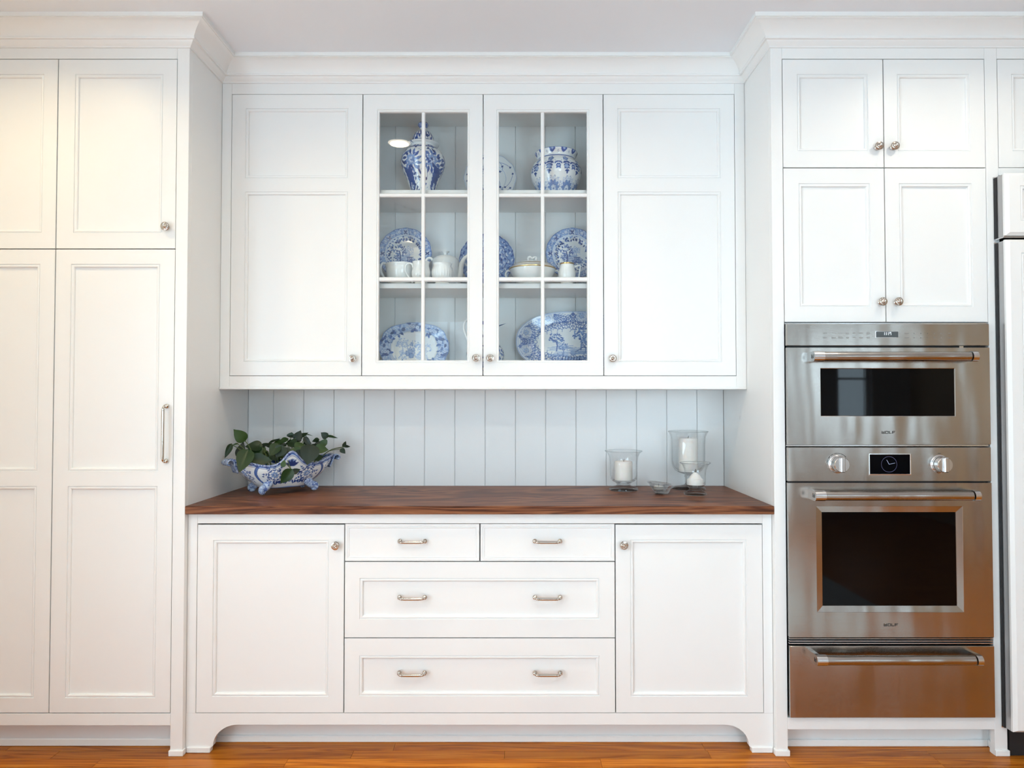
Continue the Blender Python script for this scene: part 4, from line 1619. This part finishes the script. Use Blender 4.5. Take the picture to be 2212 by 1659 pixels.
tu = white_vessel('tureen', (.0895, .445, SH2), [(.0, .006), (.052, .006), (.056, .0), (.058, .005), (.054, .012), (.072, .030), (.090, .052), (.0985, .072), (.1005, .079)],
                  'gold-banded white porcelain tureen with lid on the middle shelf', 'tureen')
MB().lathe([(.1005, .079), (.1035, .0805), (.1040, .0835), (.1005, .0850)], n=72).build('gilt_band', GOLD, tu, sm=math.radians(50))
ld = MB().lathe([(.1005, .085), (.0985, .0880), (.0960, .0900), (.0850, .0985), (.0800, .1015), (.060, .1100), (.035, .1170), (.012, .1210), (.0001, .1215)], n=72).build('lid', PORCELAIN, tu, sm=math.radians(50))
MB().lathe([(.0988, .0885), (.0975, .0900), (.0945, .0915), (.0938, .0912)], n=72).build('gilt_line', GOLD, ld, sm=math.radians(50))
MB().lathe([(.0868, .0975), (.0850, .0992), (.0805, .1018), (.0796, .1016)], n=72).build('gilt_band', GOLD, ld, sm=math.radians(50))
MB().tube(spline([(-.016, 0, .119), (-.019, 0, .130), (-.010, 0, .138), (.0, 0, .130), (.008, 0, .136), (.017, 0, .133), (.016, 0, .122)]), .0045, n=10).build('lid_knob', PORCELAIN, ld, sm=math.radians(60))
for sg in (-1, 1):
    MB().tube(spline([(sg * .094, 0, .074), (sg * .108, 0, .076), (sg * .117, 0, .064), (sg * .112, 0, .045), (sg * .088, 0, .042)]), .0042, n=10).build('handle', PORCELAIN, tu, sm=math.radians(60))

mj = white_vessel('milk_jug', (.2375, .395, SH2), [(.0, .005), (.025, .005), (.027, .0), (.028, .005), (.026, .012), (.033, .025), (.0370, .045), (.0365, .062), (.0320, .082), (.0285, .092), (.0290, .098), (.0280, .0985), (.025, .085), (.0, .02)],
                  'small white milk jug with a gold rim on the middle shelf beside the tureen', 'jug')
MB().lathe([(.0286, .0925), (.0295, .0950), (.0297, .0985), (.0285, .0990)], n=48).build('gilt_rim', GOLD, mj, sm=math.radians(50))
MB().grid([[(-.024 - .017 * t, s * .013 * (1 - t * .8), .074 + .027 * t + .003 * abs(s)) for s in (-1, -.5, 0, .5, 1)] for t in (0, .5, 1)]).build('lip', PORCELAIN, mj, sm=math.radians(60))
MB().tube([(.030, 0, .080), (.044, 0, .088), (.058, 0, .088), (.056, 0, .070), (.050, 0, .030), (.034, 0, .028)], .0032, n=10).build('handle', PORCELAIN, mj, sm=math.radians(60))

# ---- ewer behind the centre stiles of the bottom shelf
ew = thing('ewer', (-.1175, .46, 1.43), 'blue and white ewer half hidden behind the door stiles on the bottom shelf', 'ewer')


def ewer_paint(k, r, h):
    k.tone((k.noise(260) > .15) * (h < .10), .55)
    for q in range(50):
        k.leaf((k.rg.uniform(-.3, .3), k.rg.uniform(.0, .22)), k.rg.uniform(0, 6.3), .02, .005, k.rg.uniform(.5, .95))
    k.tone((h > .205) * 1.0, .70)
    k.tone((np.abs(h - .11) < .003) * 1.0, .8)


turned('body', [(.0, .001), (.052, .0), (.056, .006), (.062, .02), (.080, .05), (.0845, .075), (.078, .100), (.055, .130), (.038, .155), (.034, .180), (.040, .205), (.050, .222), (.0485, .2225), (.036, .2)], ewer_paint, ew, sub=90, na=180, seed=9)
sp = MB().grid([[(.030 + .062 * t, s * .030 * (1 - t * .9), .185 + .030 * t + .012 * abs(s) * (1 - t)) for s in (-1, -.6, -.2, .2, .6, 1)] for t in (0, .3, .6, 1)])
sp.build('spout', mat('blue_glaze_plain', (.10, .16, .40), .15, coat=.3), ew, sm=math.radians(60))
MB().tube(spline([(-.040, 0, .205), (-.062, 0, .232), (-.086, 0, .226), (-.094, 0, .196), (-.084, 0, .160), (-.068, 0, .125), (-.066, 0, .095)]), .0055, n=12).build('handle', PORCELAIN, ew, sm=math.radians(60))
MB().lathe([(.0001, -.006), (.005, -.004), (.006, 0), (.005, .004), (.0001, .006)], c=(-.078, -.0, .236), n=16).build('thumb_rest', PORCELAIN, ew, sm=math.radians(60))

# ------------------------------------------------------------------ glass candle holders on the worktop
def hurricane(loc, foot, bowl, text):
    t_ = thing('candle_holder', loc, text, 'candle holder', 'clear glass candle holders on the worktop')
    MB().lathe(foot, n=64).build('foot', PRESSED, t_, sm=math.radians(50))
    MB().lathe(bowl, n=64).build('bowl', GLASS, t_, sm=math.radians(50))
    k = max(range(len(bowl)), key=lambda q: bowl[q][0])
    r, h = bowl[k]
    c = [(r - .0012 + .0019 * math.cos(a), h + .0019 * math.sin(a)) for a in np.linspace(0, 2 * PI, 11)]
    MB().lathe(c, n=64).build('rim', PRESSED, t_, sm=math.radians(80))
    return t_


def candle(loc, r, h, text, dome=.0):
    t_ = thing('candle', loc, text, 'candle', 'white candles in the glass holders')
    MB().lathe([(.0001, 0), (r, 0), (r, h - .006), (r * .93, h - .001), (r * .8, h), (r * .55, h - .003 + dome * .5), (r * .2, h - .006 + dome), (.0001, h - .006 + dome)], n=40).build('wax', WAX, t_, sm=math.radians(40))
    MB().tube([(0, 0, h - .008 + dome), (.001, 0, h + .003 + dome), (.003, 0, h + .008 + dome)], .0011, n=6).build('wick', WICK, t_)


HZ = C_TOP
hurricane((.4855, .44, HZ), [(.0001, 0), (.058, 0), (.0635, .004), (.0625, .011), (.052, .016), (.034, .020), (.0285, .026), (.034, .034), (.046, .040), (.050, .0445), (.0001, .0452)],
          [(.046, .040), (.0570, .050), (.0595, .065), (.0600, .12), (.0625, .145), (.0700, .162), (.0785, .169), (.0805, .171), (.0790, .173), (.0690, .165), (.0600, .146), (.0572, .12), (.0565, .065), (.0530, .052), (.044, .0465)],
          'medium clear glass hurricane candle holder standing apart on the left of the group')
candle((.4855, .44, HZ + .0455), .0385, .082, 'stout white candle in the medium glass holder on the left')
hurricane((.7800, .490, HZ), [(.0001, 0), (.070, 0), (.0755, .003), (.072, .007), (.045, .012), (.020, .018), (.0115, .026), (.0100, .042), (.0130, .052), (.0185, .056), (.0130, .061), (.0190, .065), (.040, .072), (.046, .0765), (.0001, .0772)],
          [(.040, .072), (.058, .083), (.0685, .100), (.0725, .120), (.0730, .200), (.0750, .228), (.0815, .246), (.0862, .2515), (.0870, .254), (.0850, .2555), (.078, .249), (.0720, .230), (.0700, .200), (.0695, .122), (.0655, .104), (.055, .089), (.038, .079)],
          'tall footed clear glass hurricane candle holder at the back right of the worktop')
candle((.7800, .490, HZ + .0775), .0405, .148, 'tall white candle in the tall footed glass holder')
hurricane((.7600, .300, HZ), [(.0001, 0), (.042, 0), (.0470, .004), (.0455, .010), (.036, .015), (.0255, .022), (.0245, .028), (.032, .036), (.0375, .0415), (.0001, .0422)],
          [(.032, .036), (.0405, .044), (.0425, .056), (.0425, .085), (.0450, .106), (.0530, .124), (.0610, .131), (.0620, .1325), (.0605, .134), (.052, .127), (.0430, .107), (.0400, .085), (.0398, .058), (.037, .048), (.030, .0435)],
          'small clear glass candle holder in front of the tall one')
candle((.7600, .300, HZ + .0425), .0345, .024, 'burnt-down white candle stump in the small glass holder', dome=.032)
bowl_prof = [(.0001, 0), (.024, 0), (.028, .002), (.031, .007), (.036, .016), (.041, .024), (.0485, .029), (.0510, .031), (.0490, .033), (.040, .028), (.033, .018), (.027, .009), (.0001, .007)]
for k_, (dx, dy, dz, ti, tx) in enumerate(((.006, 0, 0, 0, 'lower of two stacked shallow glass tealight bowls'), (-.006, .004, .0125, .10, 'upper of two stacked shallow glass tealight bowls'))):
    o = MB().lathe(bowl_prof, n=56).build('tealight_bowl', PRESSED, None, sm=math.radians(50))
    o.location = (.6215 + dx, .335 + dy, HZ + dz)
    o.rotation_euler = (0, ti, 0)
    label(o, tx, 'bowl', 'stacked glass tealight bowls')

candle((.6155, .339, HZ + .0205), .0205, .012, 'small white tealight in the stacked glass bowls')

# ------------------------------------------------------------------ delft planter and its pothos
PLC = Vector((-.972, .372, C_TOP))
PHI = math.radians(40)
plt_ = thing('planter', PLC, 'blue and white boat-shaped footed planter with scrolled ends on the worktop', 'planter', rz=PHI)
na, ns = 420, 70
a = np.linspace(0, 2 * PI, na, endpoint=False)
s_ = np.linspace(0, 1, ns)
SS, AA = np.meshgrid(s_, a, indexing='ij')
ca, sa = np.cos(AA), np.sin(AA)
ex = 2.6
sup = (np.abs(ca) ** ex + np.abs(sa) ** ex) ** (-1 / ex)
endw = np.abs(ca) ** 5
ax = .100 + .085 * np.sin(SS * PI / 2) ** 1.0 + .035 * SS ** 3 * endw
bx = .048 + .036 * np.sin(SS * PI / 2) ** .8 + .010 * SS ** 3
crest = np.exp(-((np.abs(AA - 1.5 * PI)) / .20) ** 2) + np.exp(-((np.abs(AA - .5 * PI)) / .20) ** 2)
wave = .5 + .5 * np.cos((AA - PI / 2) * 6)
ht = .088 + .045 * crest + .012 * wave * (1 - endw) + .030 * endw
X, Y = ax * ca * sup, bx * sa * sup
Z = .026 + (ht + .008) * SS
bulge = 1 + .07 * np.sin(SS * PI)
P = np.stack([X * bulge, Y * bulge, Z], -1)
me = grid_mesh('body', P)
per = .215
U = np.where(AA > PI, (AA - 1.5 * PI), (AA - .5 * PI)) * .165
ink = Ink(U, Z, 12)
top = SS
for u0, z0 in ((-.062, .085), (.062, .085), (-.19, .095), (.19, .095)):
    ink.flower((u0, z0), .0125, 7, .35, .95)
    ink.flower((u0, z0), .006, 5, .1, .95)
    for b in range(9):
        t = b * 2 * PI / 9 + .2
        ink.sprig((u0 + .012 * math.cos(t), z0 + .012 * math.sin(t)), t, .026, 3, .88, .26)
    for b in range(10):
        t = ink.rg.uniform(0, 2 * PI)
        q = ink.rg.uniform(.03, .045)
        ink.leaf((u0 + q * math.cos(t), z0 + q * .8 * math.sin(t)), ink.rg.uniform(0, 6.3), .010, .003, .9)
ink.flower((0, .135), .014, 5, .4, .8)
for b in range(5):
    ink.leaf((0, .118), PI / 2 + (b - 2) * .5, .032, .006, .9)
for sg in (-1, 1):      # painted scroll frames
    for off, w, v in ((0, .0055, .62), (.004, .0014, .95), (-.005, .0012, .9)):
        pts = [(sg * (.118 + .014 * math.sin(t * 3.0) + off), .034 + .085 * t) for t in np.linspace(0, 1.15, 14)]
        ink.line(pts, w, v)
    pts = [(sg * (.02 + .05 * t), .045 + .012 * math.sin(t * 3.1)) for t in np.linspace(0, 1, 10)]
    ink.line(pts, .0022, .85)
    for b in range(8):
        ink.leaf((sg * (.02 + .012 * b), .046), PI / 2 + sg * .5, .018, .004, .85)
    pts = [(sg * .012 * math.cos(t) * (1 - t / 9), .058 + .010 * math.sin(t) * (1 - t / 9)) for t in np.linspace(0, 6, 16)]
    ink.line(pts, .0013, .9)
ink.tone(np.clip((top - .90) / .04, 0, 1), .62)
ink.tone(np.clip((top - .90) / .04, 0, 1) * (ink.noise(300) > .4), .9)
ink.tone(np.clip(1 - np.abs(top - .885) / .012, 0, 1), .9)
ink.tone(np.clip((.06 - top) / .05, 0, 1), .6)
finish(me, ink.d)
bd = mesh_obj('body', me, None, plt_)
md = bd.modifiers.new('thickness', 'SOLIDIFY')
md.thickness = .006
md.offset = -1
# rim roll
i = ns - 1
RIMB = mat('cobalt_wash_glaze', (.14, .22, .48), .14, coat=.3)
FOOTB = mat('pale_cobalt_glaze', (.24, .36, .60), .14, coat=.3)


def cobalt_streaks(m, dark, light, sc):
    t, n, l, b = nt(m)
    tc = N(t, 'ShaderNodeTexCoord')
    no = N(t, 'ShaderNodeTexNoise', i_Scale=sc, i_Detail=3.0, i_Distortion=1.5)
    l.new(tc.outputs['Object'], no.inputs['Vector'])
    r = ramp(t, [(.36, dark), (.47, tuple((x + y) / 2 for x, y in zip(dark, light))), (.6, light)])
    l.new(no.outputs['Fac'], r.inputs['Fac'])
    l.new(r.outputs['Color'], b.inputs['Base Color'])


cobalt_streaks(RIMB, (.03, .06, .26), (.42, .50, .68), 75)
cobalt_streaks(FOOTB, (.06, .12, .36), (.50, .60, .76), 60)
rim = [tuple(P[i, j]) for j in range(0, na, 4)]
rim.append(rim[0])
MB().tube([(x * .985, y * .97, z) for x, y, z in rim], .0048, n=8, cap=False).build('rim', RIMB, plt_, sm=math.radians(60))
# scrolled shell ends
for sg in (-1, 1):
    rows = []
    for k in range(23):
        t = k / 22
        th = -1.2 + 4.6 * t
        rad = .024 - .012 * t
        cx, cz = sg * (.226 + .006 * t), .128
        if k < 7:
            q = k / 7
            x = sg * (.196 + .018 * q)
            z = .098 + .046 * q
        else:
            th = PI * .95 - (k - 7) / 15 * 4.9
            rad = .0185 - .0105 * (k - 7) / 15
            x, z = sg * (.231 + rad * math.cos(th)), .138 + rad * math.sin(th)
        w = .030 + .006 * math.sin(t * PI)
        rows.append([(x + sg * (-.0012 if j % 2 else .0012), w * (j / 12 - .5) * 2, z + (.0012 if j % 2 else -.0012)) for j in range(13)])
    sh = MB().grid(rows).build('scroll_end', FOOTB, plt_, sm=math.radians(70))
    md = sh.modifiers.new('thickness', 'SOLIDIFY')
    md.thickness = .004
# scroll feet
for sx in (-1, 1):
    for sy in (-1, 1):
        c0 = Vector((sx * .118, sy * .066, 0))
        pts, rad = [], []
        for k in range(26):
            t = k / 25
            if t < .45:
                q = t / .45
                pts.append((sx * (.078 + .024 * q ** 1.3), sy * (.046 + .014 * q), .062 - .034 * q))
                rad.append(.023 - .008 * q)
            else:
                q = (t - .45) / .55
                th = PI / 2 * 1.15 - q * 4.4
                r = .0120 - .0070 * q
                pts.append((sx * (.108 + r * math.cos(th) * 1.0), sy * (.061 + .003 * math.cos(th)), .0225 + r * math.sin(th)))
                rad.append(.0135 - .0045 * q)
        MB().tube(pts, rad, n=14).build('foot', FOOTB, plt_, sm=math.radians(60))
# soil
so = MB().grid([[(x * .93, y * .90, z) for x, y, z in [(P[40, j][0] * q, P[40, j][1] * q, .098) for j in range(0, na, 6)]] for q in (.02, .5, 1)], cu=True)
sob = so.build('soil', SOIL, plt_)

# pothos: every leaf is built on its own stalk
CAMP = Vector((0, -2.55, 1.311))
pot = thing('pothos_plant', (PLC.x, PLC.y, C_TOP + .09), 'dark green trailing pothos growing in the blue and white planter', 'plant')
PO = Vector(pot.location)


def leaf_mesh():
    rows = []
    nu, nv = 12, 7
    for i in range(nu + 1):
        t = i / nu
        w = .5 * (math.sin(PI * min(1, t * 1.0) ** .62)) ** .85 * (1 - .15 * t)
        if t > .75:
            w *= 1 - (t - .75) * 1.2
        row_ = []
        for j in range(nv):
            v = j / (nv - 1) * 2 - 1
            back = -.08 * (1 - t) ** 6 * abs(v)
            row_.append((t + back, v * w, .13 * abs(v) * w * 2 - .16 * t * t + .03 * math.sin(t * 7) * abs(v)))
        rows.append(row_)
    me_ = MB().grid(rows).mesh('leaf')
    smooth(me_)
    me_.materials.append(LEAF)
    return me_


LEAF_ME = leaf_mesh()


def wpt(zx, zy, Y):
    """a point at depth Y seen at the given place of the enlarged plant study"""
    px, py = 440 + zx / 5.53, 820 + zy / 5.53
    f_, p_ = 1480, math.atan(33 / 1480)
    u, v = (px - 1106) / f_, -(py - 829.5) / f_
    dy, dz = math.cos(p_) - v * math.sin(p_), math.sin(p_) + v * math.cos(p_)
    t = (Y - CAMP.y) / dy
    return Vector((u * t, Y, CAMP.z + dz * t))


LEAVES = [  # base, tip, width in study units, depth of base, depth of tip, how far the face tips up
    (490, 725, 358, 597, 128, .30, .27, .1), (412, 770, 330, 780, 62, .28, .27, .9), (330, 775, 250, 940, 60, .27, .25, -.1),
    (420, 925, 475, 735, 95, .28, .30, .1), (525, 850, 428, 1098, 165, .215, .150, .1), (690, 800, 490, 790, 135, .33, .31, .5),
    (572, 950, 822, 965, 130, .235, .25, .3), (780, 770, 916, 690, 58, .40, .41, .8), (680, 805, 812, 752, 70, .36, .37, .7),
    (885, 775, 790, 915, 120, .34, .30, .3), (985, 775, 890, 808, 50, .37, .36, .5), (1000, 705, 893, 765, 75, .42, .39, .6),
    (1098, 690, 985, 668, 62, .42, .41, .9), (1040, 690, 1052, 628, 90, .43, .43, .2), (1105, 725, 1160, 604, 100, .42, .43, .1),
    (1150, 690, 1248, 628, 66, .43, .44, .6), (1225, 660, 1308, 667, 34, .44, .45, .9), (1205, 690, 1280, 803, 62, .41, .40, .0),
    (1285, 790, 1235, 1018, 195, .30, .265, .1), (1475, 690, 1400, 632, 78, .47, .46, .1), (1470, 682, 1606, 690, 52, .47, .48, .7),
    (1375, 715, 1292, 738, 58, .45, .44, .5), (1470, 765, 1385, 735, 84, .45, .44, .2), (1335, 820, 1495, 838, 108, .40, .42, .3),
    (1280, 800, 1378, 770, 58, .42, .43, .7), (1305, 945, 1435, 905, 96, .36, .40, .4), (1640, 828, 1692, 885, 58, .50, .50, .1),
    (1668, 806, 1700, 732, 42, .50, .51, .1), (1680, 800, 1754, 797, 40, .50, .51, .5), (1050, 1080, 913, 1248, 118, .235, .235, .0),
    (1058, 1112, 1157, 1068, 62, .245, .26, .2), (945, 1042, 966, 953, 52, .245, .25, .1), (600, 800, 700, 900, 120, .33, .31, .3),
    (1030, 740, 1120, 800, 110, .40, .38, .4), (950, 800, 860, 930, 130, .34, .32, .2), (1160, 760, 1110, 860, 110, .39, .36, .2),
    (1200, 745, 1290, 760, 80, .42, .42, .5), (560, 860, 640, 910, 90, .33, .30, .3), (1010, 820, 960, 940, 110, .35, .33, .1),
    (1080, 820, 1130, 960, 120, .35, .33, .1), (860, 740, 960, 790, 90, .41, .39, .5), (1180, 860, 1100, 950, 110, .33, .32, .1), (740, 850, 640, 840, 90, .35, .34, .4),
    (820, 880, 900, 960, 120, .37, .35, .1), (700, 870, 760, 960, 110, .38, .36, .2), (930, 860, 1010, 930, 120, .38, .36, .2), (1250, 840, 1340, 900, 110, .40, .40, .2),
    (1060, 760, 980, 760, 90, .43, .42, .4), (1150, 700, 1080, 740, 80, .44, .42, .4), (560, 780, 640, 850, 100, .36, .34, .3), (830, 790, 740, 790, 80, .40, .38, .5),
    (1330, 770, 1420, 800, 90, .44, .44, .3), (480, 870, 560, 930, 100, .31, .29, .3), (880, 840, 850, 940, 110, .39, .37, .1), (1100, 880, 1180, 960, 120, .38, .36, .1)]
for (bx_, by_, tx_, ty_, wd, Yb, Yt, up) in LEAVES:
    A, B_ = wpt(bx_, by_, Yb), wpt(tx_, ty_, Yt)
    L = B_ - A
    ln = L.length
    xh = L.normalized()
    nrm = (Vector((.25, -1, 0)).normalized() * (1 - up) + Vector((0, -.15, 1)) * up)
    nrm = (nrm - xh * nrm.dot(xh)).normalized()
    yh = nrm.cross(xh)
    W = wd / 5.53 * .00235
    lf = bpy.data.objects.new('leaf', LEAF_ME)
    COL.objects.link(lf)
    lf.parent = pot
    Mx = Matrix((xh * ln, yh * W, nrm * ln * .55)).transposed().to_4x4()
    Mx.translation = A - PO
    lf.matrix_local = Mx
    # stalk back to the soil
    ax_ = Vector((math.cos(PHI), math.sin(PHI), 0))
    q = max(-.13, min(.13, (A - PLC).dot(ax_) * .75))
    root = PLC + ax_ * q + Vector((0, 0, .10))
    mid = (A + root) / 2 + Vector((0, 0, .025 if A.z > root.z else .05))
    MB(PO).tube(spline([root, mid, A], 5), .0016, n=6).build('stalk', STEM, pot, sm=math.radians(60))
